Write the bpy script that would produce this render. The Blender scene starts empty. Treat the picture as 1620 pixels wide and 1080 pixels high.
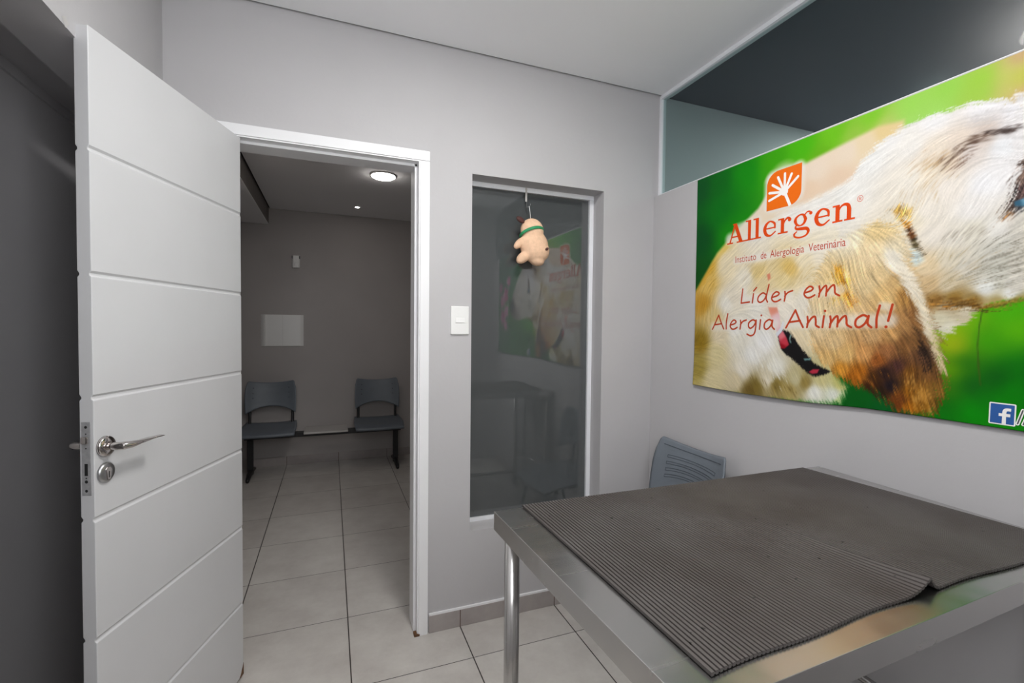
import bpy, bmesh, math
import numpy as np
from mathutils import Vector, Matrix

# ------------------------------------------------------------------ camera, world, lights, exposure
SC = bpy.context.scene
COL = SC.collection

cam_data = bpy.data.cameras.new('camera')
cam = bpy.data.objects.new('camera', cam_data); COL.objects.link(cam)
cam_data.sensor_width = 36.0
cam_data.lens = 36.0*739.23/1620.0
cam_data.clip_start = 0.02
YAW, PITCH, ROLL = 0.3700, -0.0283, 0.0100
_f = Vector((math.sin(YAW)*math.cos(PITCH), math.cos(YAW)*math.cos(PITCH), math.sin(PITCH)))
_r = Vector((math.cos(YAW), -math.sin(YAW), 0)); _u = _r.cross(_f)
_r2 = _r*math.cos(ROLL)+_u*math.sin(ROLL); _u2 = _u*math.cos(ROLL)-_r*math.sin(ROLL)
_m = Matrix((_r2, _u2, -_f)).transposed().to_4x4()
_m.translation = Vector((-1.6513, -2.0901, 1.3938))
cam.matrix_world = _m
SC.camera = cam

W = bpy.data.worlds.new('world'); SC.world = W; W.use_nodes = True
W.node_tree.nodes['Background'].inputs[0].default_value = (0.5, 0.55, 0.6, 1)
W.node_tree.nodes['Background'].inputs[1].default_value = 0.05

SC.view_settings.view_transform = 'Standard'
SC.view_settings.look = 'None'
SC.view_settings.gamma = 1
SC.view_settings.exposure = 0.0
SC.view_settings.use_curve_mapping = False
SC.cycles.max_bounces = 10
SC.cycles.diffuse_bounces = 6
SC.cycles.glossy_bounces = 6
SC.cycles.transmission_bounces = 6
SC.cycles.transparent_max_bounces = 8
SC.cycles.sample_clamp_indirect = 6
SC.cycles.caustics_reflective = False
SC.cycles.caustics_refractive = False
try:
    SC.cycles.use_denoising = True
    SC.cycles.denoiser = 'OPENIMAGEDENOISE'
except Exception:
    pass

LAMP_CEIL = 78.0        # emission of the ceiling lamp in the consulting room
LAMP_WAIT = 40.0         # round downlight in the waiting room
LAMP_SPOT = 60.0
LAMP_NEXT = 300.0         # downlight in the room behind the high glass
FILL_LIGHT = 5.6          # unseen glowing panel added behind the camera as fill

# ------------------------------------------------------------------ room dimensions (metres)
H = 2.644               # ceiling of the consulting room
XL = -2.2256            # left wall
XR = -0.030             # right wall below the high glass
YB = -2.45              # wall behind the camera
WT = 0.134              # wall thickness
HW = 2.54               # ceiling of the waiting room
YF = 3.07               # far wall of the waiting room

# ------------------------------------------------------------------ materials
def mat(name, col, rough=0.5, metal=0.0, noise=0.0, nscale=8.0, bump=0.0, bscale=60.0, spec=0.5, coat=0.0, emit=None, estr=0.0, detail=4.0, col2=None):
    m = bpy.data.materials.new(name); m.use_nodes = True
    nt = m.node_tree; b = nt.nodes['Principled BSDF']
    b.inputs['Base Color'].default_value = (*col, 1)
    b.inputs['Roughness'].default_value = rough
    b.inputs['Metallic'].default_value = metal
    b.inputs['Specular IOR Level'].default_value = spec
    b.inputs['Coat Weight'].default_value = coat
    b.inputs['Coat Roughness'].default_value = 0.05
    if emit:
        b.inputs['Emission Color'].default_value = (*emit, 1); b.inputs['Emission Strength'].default_value = estr
    g = nt.nodes.new('ShaderNodeTexCoord')
    if noise:
        n = nt.nodes.new('ShaderNodeTexNoise'); n.inputs['Scale'].default_value = nscale; n.inputs['Detail'].default_value = detail
        nt.links.new(g.outputs['Object'], n.inputs['Vector'])
        r = nt.nodes.new('ShaderNodeMix'); r.data_type = 'RGBA'
        c2 = col2 or tuple(c*(1-noise) for c in col)
        r.inputs[6].default_value = (*col, 1); r.inputs[7].default_value = (*c2, 1)
        mr = nt.nodes.new('ShaderNodeMapRange'); mr.inputs[1].default_value = 0.35; mr.inputs[2].default_value = 0.7
        nt.links.new(n.outputs[0], mr.inputs[0]); nt.links.new(mr.outputs[0], r.inputs[0])
        nt.links.new(r.outputs[2], b.inputs['Base Color'])
    if bump:
        n2 = nt.nodes.new('ShaderNodeTexNoise'); n2.inputs['Scale'].default_value = bscale; n2.inputs['Detail'].default_value = 3
        nt.links.new(g.outputs['Object'], n2.inputs['Vector'])
        bp = nt.nodes.new('ShaderNodeBump'); bp.inputs['Strength'].default_value = bump; bp.inputs['Distance'].default_value = 0.002
        nt.links.new(n2.outputs[0], bp.inputs['Height']); nt.links.new(bp.outputs[0], b.inputs['Normal'])
    return m

M = {}
M['wall'] = mat('grey_wall_paint', (0.485, 0.475, 0.485), 0.6, noise=0.035, nscale=3, bump=0.25, bscale=45, spec=0.3)
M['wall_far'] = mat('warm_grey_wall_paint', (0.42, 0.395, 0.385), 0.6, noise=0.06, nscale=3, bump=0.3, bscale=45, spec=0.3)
M['ceiling'] = mat('white_ceiling_paint', (0.88, 0.88, 0.90), 0.8, noise=0.02, nscale=2, spec=0.2)
M['beam'] = mat('shaded_beam_paint', (0.16, 0.145, 0.135), 0.7, noise=0.05, nscale=3)  # wall grey darkened, the shade on the beam face put into its colour
M['ceiling_shaded'] = mat('shaded_ceiling_paint', (0.048, 0.060, 0.080), 0.8)  # dimness of the next room's ceiling put into its colour
M['dark_gap'] = mat('shadow_gap_paint', (0.05, 0.05, 0.055), 0.9)  # dark colour stands in for the shade inside the ceiling slots
M['white'] = mat('white_lacquer', (0.80, 0.80, 0.815), 0.35, noise=0.03, nscale=5, bump=0.1, bscale=30)
M['frame_white'] = mat('white_powder_coated_aluminium', (0.78, 0.79, 0.82), 0.35)
M['door_white'] = mat('white_door_lacquer', (0.59, 0.59, 0.60), 0.38, noise=0.03, nscale=4, bump=0.15, bscale=14)
M['plastic_white'] = mat('white_plastic', (0.80, 0.80, 0.79), 0.35, noise=0.02)
M['chrome'] = mat('polished_nickel', (0.62, 0.58, 0.56), 0.12, metal=1.0, noise=0.15, nscale=30)
M['satin'] = mat('satin_steel', (0.50, 0.50, 0.51), 0.35, metal=1.0, noise=0.15, nscale=60)
M['zinc'] = mat('dull_zinc_plate', (0.42, 0.42, 0.43), 0.4, metal=0.35, noise=0.2, nscale=80)
M['black_metal'] = mat('black_painted_steel', (0.012, 0.012, 0.013), 0.45, noise=0.2, nscale=20)
M['black'] = mat('black_hole', (0.01, 0.01, 0.01), 0.8)
M['plastic_grey'] = mat('blue_grey_plastic', (0.150, 0.172, 0.200), 0.45, noise=0.08, nscale=12, bump=0.15, bscale=250)
M['plastic_shade'] = mat('blue_grey_plastic_groove_shade', (0.055, 0.068, 0.085), 0.6)  # darker copy of the plastic, shade of grooves and holes in its colour
M['board'] = mat('pale_laminate', (0.50, 0.485, 0.47), 0.5, noise=0.05)
M['plush'] = mat('peach_plush', (0.84, 0.56, 0.38), 0.95, noise=0.12, nscale=60, bump=0.6, bscale=400, spec=0.1)
M['plush_brown'] = mat('brown_plush', (0.07, 0.02, 0.015), 0.7, noise=0.3, nscale=90)
M['green'] = mat('green_ribbon', (0.02, 0.27, 0.10), 0.6, noise=0.15, nscale=60)
M['cord'] = mat('white_cord', (0.7, 0.7, 0.7), 0.6)
M['orange'] = mat('orange_print', (0.62, 0.056, 0.003), 0.6, spec=0.15)
M['orange_logo'] = mat('bright_orange_print', (0.74, 0.135, 0.004), 0.6, spec=0.15)
M['red_text'] = mat('brick_red_print', (0.44, 0.046, 0.012), 0.6, spec=0.15)
M['print_white'] = mat('white_print', (0.82, 0.80, 0.78), 0.5)
M['print_blue'] = mat('blue_print', (0.015, 0.085, 0.30), 0.5)
M['print_dark'] = mat('dark_print', (0.06, 0.06, 0.07), 0.5)
M['lamp'] = mat('opal_lamp', (0.9, 0.9, 0.9), 0.4, emit=(1.0, 0.985, 0.96), estr=LAMP_CEIL)
M['lamp_wait'] = mat('opal_downlight', (0.9, 0.9, 0.9), 0.4, emit=(1.0, 0.94, 0.88), estr=LAMP_WAIT)
M['lamp_spot'] = mat('spotlight_lens', (0.9, 0.9, 0.9), 0.4, emit=(1.0, 0.93, 0.85), estr=LAMP_SPOT)
M['lamp_next'] = mat('downlight_lens', (0.9, 0.9, 0.9), 0.4, emit=(0.93, 1.0, 0.97), estr=LAMP_NEXT)
M['fill_light'] = mat('fill_light_pane', (0.9, 0.9, 0.9), 0.4, emit=(0.97, 0.985, 1.0), estr=FILL_LIGHT)
M['rust'] = mat('rusty_stain', (0.16, 0.075, 0.03), 0.8, noise=0.6, nscale=60)

def floor_material(name, x0, tx, y0, ty, use_z=False):
    m = bpy.data.materials.new(name); m.use_nodes = True
    nt = m.node_tree; b = nt.nodes['Principled BSDF']; N = nt.nodes.new; Lk = nt.links.new
    geo = N('ShaderNodeNewGeometry'); sep = N('ShaderNodeSeparateXYZ'); Lk(geo.outputs['Position'], sep.inputs[0])
    def math_(op, a, bb=None):
        n = N('ShaderNodeMath'); n.operation = op
        for i, v in enumerate((a, bb)):
            if v is None: continue
            if isinstance(v, (int, float)): n.inputs[i].default_value = v
            else: Lk(v, n.inputs[i])
        return n.outputs[0]
    def line(src, o, t, w):
        q = math_('DIVIDE', math_('SUBTRACT', src, o), t)
        cell = math_('ROUND', q)
        d = math_('MULTIPLY', math_('ABSOLUTE', math_('SUBTRACT', q, cell)), t)
        return math_('LESS_THAN', d, w), math_('FLOOR', q)
    gx, cx = line(sep.outputs[0], x0, tx, 0.0024)
    if use_z:
        g = gx; cy = cx
    else:
        gy, cy = line(sep.outputs[1], y0, ty, 0.0017)
        g = math_('MAXIMUM', gx, gy)
    comb = N('ShaderNodeCombineXYZ'); Lk(cx, comb.inputs[0]); Lk(cy, comb.inputs[1])
    wn = N('ShaderNodeTexWhiteNoise'); wn.noise_dimensions = '3D'; Lk(comb.outputs[0], wn.inputs['Vector'])
    no = N('ShaderNodeTexNoise'); no.inputs['Scale'].default_value = 5; no.inputs['Detail'].default_value = 8; no.inputs['Roughness'].default_value = 0.65
    Lk(geo.outputs['Position'], no.inputs['Vector'])
    no2 = N('ShaderNodeTexNoise'); no2.inputs['Scale'].default_value = 45; no2.inputs['Detail'].default_value = 4
    Lk(geo.outputs['Position'], no2.inputs['Vector'])
    fac = math_('ADD', math_('MULTIPLY', no.outputs[0], 0.75), math_('ADD', math_('MULTIPLY', wn.outputs[0], 0.12), math_('MULTIPLY', no2.outputs[0], 0.10)))
    ramp = N('ShaderNodeValToRGB'); Lk(fac, ramp.inputs[0])
    ramp.color_ramp.elements[0].position = 0.3; ramp.color_ramp.elements[0].color = (0.45, 0.42, 0.395, 1)
    ramp.color_ramp.elements[1].position = 0.72; ramp.color_ramp.elements[1].color = (0.62, 0.60, 0.565, 1)
    if use_z:
        ramp.color_ramp.elements[0].color = (0.30, 0.27, 0.26, 1); ramp.color_ramp.elements[1].color = (0.42, 0.385, 0.37, 1)
    mix = N('ShaderNodeMix'); mix.data_type = 'RGBA'; Lk(g, mix.inputs[0]); Lk(ramp.outputs[0], mix.inputs[6])
    mix.inputs[7].default_value = (0.025, 0.02, 0.018, 1) if not use_z else (0.12, 0.08, 0.07, 1)
    Lk(mix.outputs[2], b.inputs['Base Color'])
    rr = N('ShaderNodeMapRange'); Lk(no2.outputs[0], rr.inputs[0]); rr.inputs[3].default_value = 0.26; rr.inputs[4].default_value = 0.34
    Lk(rr.outputs[0], b.inputs['Roughness'])
    bp = N('ShaderNodeBump'); bp.inputs['Strength'].default_value = 0.5; bp.inputs['Distance'].default_value = 0.001
    inv = math_('SUBTRACT', 1.0, g); Lk(inv, bp.inputs['Height']); Lk(bp.outputs[0], b.inputs['Normal'])
    return m
XB, TX, Y0, TY = -1.5769, 0.4875, 0.2442, 0.4726
M['tiles'] = floor_material('grey_porcelain_tiles', XB, TX, Y0, TY)
M['skirting'] = floor_material('grey_tile_skirting', XB, TX, Y0, TY, True)

def glass_material(name, tint, rough, trans, ior=1.55, base=(0.08, 0.09, 0.09), haze=0.0):
    """frosted or tinted architectural glass: a clear polished face over a translucent body"""
    m = bpy.data.materials.new(name); m.use_nodes = True
    nt = m.node_tree; N = nt.nodes.new; Lk = nt.links.new
    out = nt.nodes['Material Output']; nt.nodes.remove(nt.nodes['Principled BSDF'])
    gl = N('ShaderNodeBsdfGlossy'); gl.inputs['Roughness'].default_value = 0.0; gl.inputs['Color'].default_value = (1, 1, 1, 1)
    df = N('ShaderNodeBsdfDiffuse'); df.inputs['Color'].default_value = (*base, 1)
    tr = N('ShaderNodeBsdfTransparent'); tr.inputs['Color'].default_value = (*tint, 1)
    rf = N('ShaderNodeBsdfRefraction'); rf.inputs['Roughness'].default_value = rough; rf.inputs['IOR'].default_value = 1.02; rf.inputs['Color'].default_value = (*tint, 1)
    mx = N('ShaderNodeMixShader'); mx.inputs[0].default_value = trans; Lk(df.outputs[0], mx.inputs[1]); Lk((rf if rough > 0 else tr).outputs[0], mx.inputs[2])
    fr = N('ShaderNodeFresnel'); fr.inputs['IOR'].default_value = ior
    geo = N('ShaderNodeNewGeometry')                 # reflect on the entering face only, pass straight out of the other
    front = N('ShaderNodeMath'); front.operation = 'SUBTRACT'; front.inputs[0].default_value = 1.0; Lk(geo.outputs['Backfacing'], front.inputs[1])
    fm = N('ShaderNodeMath'); fm.operation = 'MULTIPLY'; Lk(fr.outputs[0], fm.inputs[0]); Lk(front.outputs[0], fm.inputs[1])
    tm = N('ShaderNodeMath'); tm.operation = 'MAXIMUM'; tm.inputs[1].default_value = trans; Lk(geo.outputs['Backfacing'], tm.inputs[0]); Lk(tm.outputs[0], mx.inputs[0])
    if haze:                                         # faint film on the glass widens part of the reflection
        g2 = N('ShaderNodeBsdfGlossy'); g2.inputs['Roughness'].default_value = 0.30
        gm = N('ShaderNodeMixShader'); gm.inputs[0].default_value = haze; Lk(gl.outputs[0], gm.inputs[1]); Lk(g2.outputs[0], gm.inputs[2]); gl = gm
    m2 = N('ShaderNodeMixShader'); Lk(fm.outputs[0], m2.inputs[0]); Lk(mx.outputs[0], m2.inputs[1]); Lk(gl.outputs[0], m2.inputs[2])
    Lk(m2.outputs[0], out.inputs['Surface'])
    return m
M['glass_window'] = glass_material('dark_grey_frosted_glass', (0.30, 0.33, 0.33), 0.0, 0.15, 2.0, (0.080, 0.087, 0.089))
M['glass_high'] = glass_material('tinted_clear_glass', (0.80, 0.88, 0.875), 0.0, 0.87, 1.5, (0.035, 0.042, 0.055), haze=0.92)

def steel_material():
    m = mat('brushed_stainless_steel', (0.60, 0.59, 0.58), 0.24, metal=1.0)
    nt = m.node_tree; b = nt.nodes['Principled BSDF']; N = nt.nodes.new; Lk = nt.links.new
    tc = N('ShaderNodeTexCoord')
    mp = N('ShaderNodeMapping'); mp.inputs['Scale'].default_value = (3, 60, 20); Lk(tc.outputs['Object'], mp.inputs[0])
    n = N('ShaderNodeTexNoise'); n.inputs['Scale'].default_value = 1.0; n.inputs['Detail'].default_value = 3; Lk(mp.outputs[0], n.inputs['Vector'])
    n2 = N('ShaderNodeTexNoise'); n2.inputs['Scale'].default_value = 4.5; n2.inputs['Detail'].default_value = 2; Lk(tc.outputs['Object'], n2.inputs['Vector'])
    mr = N('ShaderNodeMapRange'); Lk(n.outputs[0], mr.inputs[0]); mr.inputs[3].default_value = 0.22; mr.inputs[4].default_value = 0.30
    Lk(mr.outputs[0], b.inputs['Roughness'])
    b1 = N('ShaderNodeBump'); b1.inputs['Strength'].default_value = 0.0; b1.inputs['Distance'].default_value = 0.0005; Lk(n.outputs[0], b1.inputs['Height'])
    b2 = N('ShaderNodeBump'); b2.inputs['Strength'].default_value = 0.35; b2.inputs['Distance'].default_value = 0.02; Lk(n2.outputs[0], b2.inputs['Height']); Lk(b1.outputs[0], b2.inputs['Normal'])
    Lk(b2.outputs[0], b.inputs['Normal'])
    return m
M['steel'] = steel_material()

def rubber_material():
    m = mat('ribbed_rubber', (0.085, 0.073, 0.068), 0.55, spec=0.4)
    nt = m.node_tree; b = nt.nodes['Principled BSDF']; N = nt.nodes.new; Lk = nt.links.new
    tc = N('ShaderNodeTexCoord')
    n = N('ShaderNodeTexNoise'); n.inputs['Scale'].default_value = 4; n.inputs['Detail'].default_value = 5; Lk(tc.outputs['Object'], n.inputs['Vector'])
    r = N('ShaderNodeValToRGB'); Lk(n.outputs[0], r.inputs[0])
    r.color_ramp.elements[0].position = 0.35; r.color_ramp.elements[0].color = (0.056, 0.047, 0.044, 1)
    r.color_ramp.elements[1].position = 0.65; r.color_ramp.elements[1].color = (0.080, 0.072, 0.069, 1)
    v = N('ShaderNodeTexNoise'); v.inputs['Scale'].default_value = 55; v.inputs['Detail'].default_value = 1; Lk(tc.outputs['Object'], v.inputs['Vector'])
    lt = N('ShaderNodeMath'); lt.operation = 'GREATER_THAN'; lt.inputs[1].default_value = 0.775; Lk(v.outputs[0], lt.inputs[0])
    mx = N('ShaderNodeMix'); mx.data_type = 'RGBA'; Lk(lt.outputs[0], mx.inputs[0]); Lk(r.outputs[0], mx.inputs[6]); mx.inputs[7].default_value = (0.01, 0.008, 0.008, 1)
    Lk(mx.outputs[2], b.inputs['Base Color'])
    return m
M['rubber'] = rubber_material()

# ------------------------------------------------------------------ mesh helpers
class MB:
    """collects shapes and links them as one mesh object"""
    def __init__(s): s.v = []; s.f = []; s.mi = []; s.sm = []
    def add(s, vs, fs, mi=0, smooth=False):
        o = len(s.v); s.v += [tuple(p) for p in vs]
        for f in fs: s.f.append([o+i for i in f]); s.mi.append(mi); s.sm.append(smooth)
        return s
    def box(s, x0, x1, y0, y1, z0, z1, mi=0, M_=None):
        x0, x1 = sorted((x0, x1)); y0, y1 = sorted((y0, y1)); z0, z1 = sorted((z0, z1))
        vs = [Vector((x, y, z)) for z in (z0, z1) for y in (y0, y1) for x in (x0, x1)]
        if M_: vs = [M_ @ p for p in vs]
        return s.add(vs, [(0, 2, 3, 1), (4, 5, 7, 6), (0, 1, 5, 4), (1, 3, 7, 5), (3, 2, 6, 7), (2, 0, 4, 6)], mi)
    def prism(s, P, a, b, axis, mi=0, smooth=False, M_=None):
        """polygon P extruded from a to b along axis (0, 1 or 2)"""
        def mk(p, t):
            q = [0, 0, 0]; o = [i for i in range(3) if i != axis]; q[o[0]] = p[0]; q[o[1]] = p[1]; q[axis] = t
            return (M_ @ Vector(q)) if M_ else Vector(q)
        n = len(P); vs = [mk(p, a) for p in P]+[mk(p, b) for p in P]
        s.add(vs, [(i, (i+1) % n, n+(i+1) % n, n+i) for i in range(n)], mi, smooth)
        return s.add(vs, [tuple(range(n-1, -1, -1)), tuple(range(n, 2*n))], mi)
    def tube(s, pts, r, n=16, mi=0, cap=True, flat=None):
        """round tube along points; r one radius or one per point; flat=(a,b) scales the section"""
        pts = [Vector(p) for p in pts]; rs = r if isinstance(r, (list, tuple)) else [r]*len(pts)
        rings = []; up = None
        for i, p in enumerate(pts):
            d = (pts[min(i+1, len(pts)-1)]-pts[max(i-1, 0)]).normalized()
            if up is None: up = d.orthogonal().normalized() if abs(d.z) > 0.9 else Vector((0, 0, 1))
            a = d.cross(up)
            if a.length < 1e-6: a = d.orthogonal()
            a.normalize(); b = a.cross(d).normalized(); up = b
            fa, fb = flat[i] if flat else (1, 1)
            rings.append([p+(a*math.cos(t)*fa+b*math.sin(t)*fb)*rs[i] for t in [2*math.pi*k/n for k in range(n)]])
        vs = [q for R_ in rings for q in R_]; fs = []
        for i in range(len(pts)-1):
            for k in range(n): fs.append((i*n+k, i*n+(k+1) % n, (i+1)*n+(k+1) % n, (i+1)*n+k))
        s.add(vs, fs, mi, True)
        if cap: s.add(vs, [tuple(range(n-1, -1, -1)), tuple((len(pts)-1)*n+k for k in range(n))], mi)
        return s
    def lathe(s, prof, c, axis=(0, 0, 1), n=32, mi=0, smooth=True, M_=None):
        """profile of (radius, height) turned about axis at c"""
        ax = Vector(axis).normalized(); a = ax.orthogonal().normalized(); b = ax.cross(a); c = Vector(c); vs = []; fs = []
        for (r, h) in prof:
            for k in range(n):
                t = 2*math.pi*k/n; q = c+ax*h+(a*math.cos(t)+b*math.sin(t))*r
                vs.append(M_ @ q if M_ else q)
        for i in range(len(prof)-1):
            for k in range(n): fs.append((i*n+k, i*n+(k+1) % n, (i+1)*n+(k+1) % n, (i+1)*n+k))
        s.add(vs, fs, mi, smooth)
        return s.add(vs, [tuple(range(n-1, -1, -1)), tuple((len(prof)-1)*n+k for k in range(n))], mi)
    def ellipsoid(s, c, r, M_=None, n=24, mi=0):
        vs = []; fs = []; m = n//2
        for i in range(m+1):
            th = math.pi*i/m
            for k in range(n):
                ph = 2*math.pi*k/n
                q = Vector((r[0]*math.sin(th)*math.cos(ph), r[1]*math.sin(th)*math.sin(ph), r[2]*math.cos(th)))
                if M_: q = M_ @ q
                vs.append(q+Vector(c))
        for i in range(m):
            for k in range(n): fs.append((i*n+k, (i+1)*n+k, (i+1)*n+(k+1) % n, i*n+(k+1) % n))
        return s.add(vs, fs, mi, True)
    def build(s, name, mats, parent=None, bevel=0, seg=2, recalc=True):
        me = bpy.data.meshes.new(name)
        me.from_pydata(s.v, [], s.f)
        for m in (mats if isinstance(mats, (list, tuple)) else [mats]): me.materials.append(m)
        me.polygons.foreach_set('material_index', s.mi); me.polygons.foreach_set('use_smooth', s.sm)
        bm = bmesh.new(); bm.from_mesh(me); bmesh.ops.remove_doubles(bm, verts=bm.verts, dist=1e-6)
        if recalc: bmesh.ops.recalc_face_normals(bm, faces=bm.faces)
        bm.to_mesh(me); bm.free(); me.update()
        o = bpy.data.objects.new(name, me); COL.objects.link(o)
        if parent: o.parent = parent
        if bevel:
            b = o.modifiers.new('bevel', 'BEVEL'); b.width = bevel; b.segments = seg; b.limit_method = 'ANGLE'; b.angle_limit = math.radians(40)
        return o
def empty(name, loc=(0, 0, 0)):
    o = bpy.data.objects.new(name, None); COL.objects.link(o); o.location = loc; o.empty_display_size = 0.1
    return o
def tag(o, label, cat, group=None):
    o['label'] = label; o['category'] = cat
    if group: o['group'] = group
    return o
def struct(o, label=None, cat=None):
    o['kind'] = 'structure'
    if label: o['label'] = label
    if cat: o['category'] = cat
    return o
def place(o, loc):
    """put the origin of a mesh object and of nothing else at loc, keeping its shape where it is"""
    L = Vector(loc)
    o.data.transform(Matrix.Translation(-L)); o.location = L
    return o

# ------------------------------------------------------------------ the setting
DX0, DX1, DZ = -2.0130, -1.2900, 2.122       # door opening inside the casing
WX0, WX1, WZ0, WZ1 = -1.044, -0.3415, 0.4396, 2.1013   # window recess
OY0, OY1, OZ = -0.96, -0.06, 2.084           # opening in the left wall

b = MB().box(-3.2, 2.4, YB-0.1, YF+0.1, -0.1, 0)
struct(b.build('floor', M['tiles']), 'pale grey square floor tiles with dark grout', 'floor')

# back wall with door opening and window recess
b = MB()
dx0, dx1, dz = DX0-0.012, DX1+0.012, DZ+0.012
b.box(XL-WT, dx0, 0, WT, 0, 2.75); b.box(dx0, dx1, 0, WT, dz, 2.75)
b.box(dx1, WX0, 0, WT, 0, 2.75); b.box(WX0, WX1, 0, WT, 0, WZ0); b.box(WX0, WX1, 0, WT, WZ1, 2.75); b.box(WX1, 0.06, 0, WT, 0, 2.75)
struct(b.build('wall_back', M['wall']), 'smooth light grey wall around the doorway and the narrow window', 'wall')
# right wall up to the high glass
b = MB().box(XR, 0.06, YB, 0, 0, 2.106)
struct(b.build('wall_right', M['wall'], bevel=0.002), 'light grey wall carrying the dog banner', 'wall')
# left wall: piers and header around an opening
b = MB().box(XL-WT, XL, OY1, 0, 0, 2.75); b.box(XL-WT, XL, OY0, OY1, OZ, 2.75); b.box(XL-WT, XL, YB, OY0, 0, 2.75)
wl = struct(b.build('wall_left', M['wall']), 'grey wall with a tall dark recess behind the white door', 'wall')
cp = MB().add([(XL+0.0008, -0.683+0.013*math.cos(a)*(1+.3*math.sin(3*a)), OZ+0.010+0.011*math.sin(a)*(1+.25*math.cos(4*a))) for a in [2*math.pi*k/14 for k in range(14)]], [tuple(range(14))])
cp.build('chipped_plaster', M['board'], wl, recalc=False)['label'] = 'small chip of bare plaster'
b = MB().box(XL-WT, 2.3, YB-0.1, YB, 0, 2.75)
struct(b.build('wall_front', M['wall']))
# ceiling with a shadow gap along the back wall
b = MB().box(XL, 0.06, YB, -0.014, H, H+0.03)
struct(b.build('ceiling', M['ceiling']), 'flat white plasterboard ceiling', 'ceiling')
b = MB().box(XL, 0.06, -0.0139, -0.0001, H+0.02, H+0.05)
struct(b.build('trim_1', M['dark_gap']))

# shallow dark recess behind the left opening
b = MB().box(-2.60, -2.50, -1.06, 0.46, 0, 2.75)
struct(b.build('wall_recess', M['wall']), 'unlit grey back wall of the recess behind the open door', 'wall')
b = MB().box(-2.50, XL-WT, 0.40, 0.46, 0, 2.75)
struct(b.build('wall_recess_end', M['wall']))
b = MB().box(-2.50, XL-WT, -1.06, -1.0, 0, 2.75)
struct(b.build('wall_recess_near', M['wall']))
b = MB().box(-2.50, XL-WT, -1.0, 0.40, 2.128, 2.20)
struct(b.build('ceiling_recess', M['wall']))
b = MB().box(-2.50, -2.492, -1.0, 0.40, 2.096, 2.128)
struct(b.build('trim_2', M['wall']))

# waiting room
b = MB().box(-3.2, 0.7, YF, YF+0.1, 0, 2.7)
struct(b.build('wall_far', M['wall_far']), 'dim warm grey wall behind the waiting bench', 'wall')
b = MB().box(-2.36, -2.30, WT, 1.85, 0, 2.7); b.box(-3.1, -2.36, 1.79, 1.85, 0, 2.7); b.box(-3.2, -3.1, 1.79, YF, 0, 2.7)
struct(b.build('wall_waiting_left', M['wall_far']))
b = MB().box(0.6, 0.7, WT, YF, 0, 2.7)
struct(b.build('wall_waiting_right', M['wall_far']))
b = MB().box(-2.2027, 0.6, WT, YF-0.012, HW, HW+0.03)
struct(b.build('ceiling_waiting', M['ceiling']), 'dim white ceiling of the waiting room with round downlights', 'ceiling')
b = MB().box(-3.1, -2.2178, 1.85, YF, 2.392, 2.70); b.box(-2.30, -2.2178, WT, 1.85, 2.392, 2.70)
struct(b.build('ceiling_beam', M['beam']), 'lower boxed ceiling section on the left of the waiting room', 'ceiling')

b = MB().box(-3.1, -2.2178, 1.85, YF, 2.388, 2.3919); b.box(-2.30, -2.2178, WT, 1.85, 2.388, 2.3919)  # white sheet stands in for light bounced onto the underside
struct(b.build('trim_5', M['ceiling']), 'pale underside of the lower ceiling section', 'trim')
b = MB().box(-2.2177, -2.2028, WT, YF, HW+0.012, HW+0.03); struct(b.build('trim_6', M['dark_gap']))

# room behind the high glass
b = MB().box(0.06, 2.3, 0, WT, 0, 2.75); struct(b.build('wall_next_back', M['wall']))
b = MB().box(2.2, 2.3, YB, 0, 0, 2.75); struct(b.build('wall_next_right', M['wall']))
b = MB().box(0.06, 2.2, YB, 0, H, H+0.05); struct(b.build('ceiling_next', M['ceiling_shaded']))

# skirtings
def skirting(name, x0, x1, y0, y1, h, mats=None):
    b = MB().box(x0, x1, y0, y1, 0, h); return struct(b.build(name, M['skirting'], bevel=0.001), 'low grey tile skirting along the wall', 'skirting')
skirting('baseboard_back', -1.2355, XR, -0.010, 0, 0.080)
b = MB().box(-1.2355, XR, -0.0095, 0, 0.0801, 0.0885); struct(b.build('trim_3', M['white']))
skirting('baseboard_right', XR-0.010, XR, YB, -0.011, 0.080)
skirting('baseboard_left', XL, XL+0.010, YB, OY0, 0.080)
skirting('baseboard_far', -3.1, 0.6, YF-0.010, YF, 0.085)
o = MB().box(-2.50, -2.49, -1.0, 0.40, 0, 0.08).build('baseboard_recess', M['skirting']); struct(o)

# door frame: casing with a stepped jamb
fr = empty('trim_4', (DX0, 0, 0)); struct(fr, 'white painted door frame with flat casing', 'door frame')
def frame_bar(name, P, a, c, axis):
    o = MB().prism(P, a, c, axis).build(name, M['white'], bevel=0.0012)
    o.data.transform(Matrix.Translation(-fr.location)); o.parent = fr
    return o
cw, ct = 0.0475, 0.012
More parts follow.
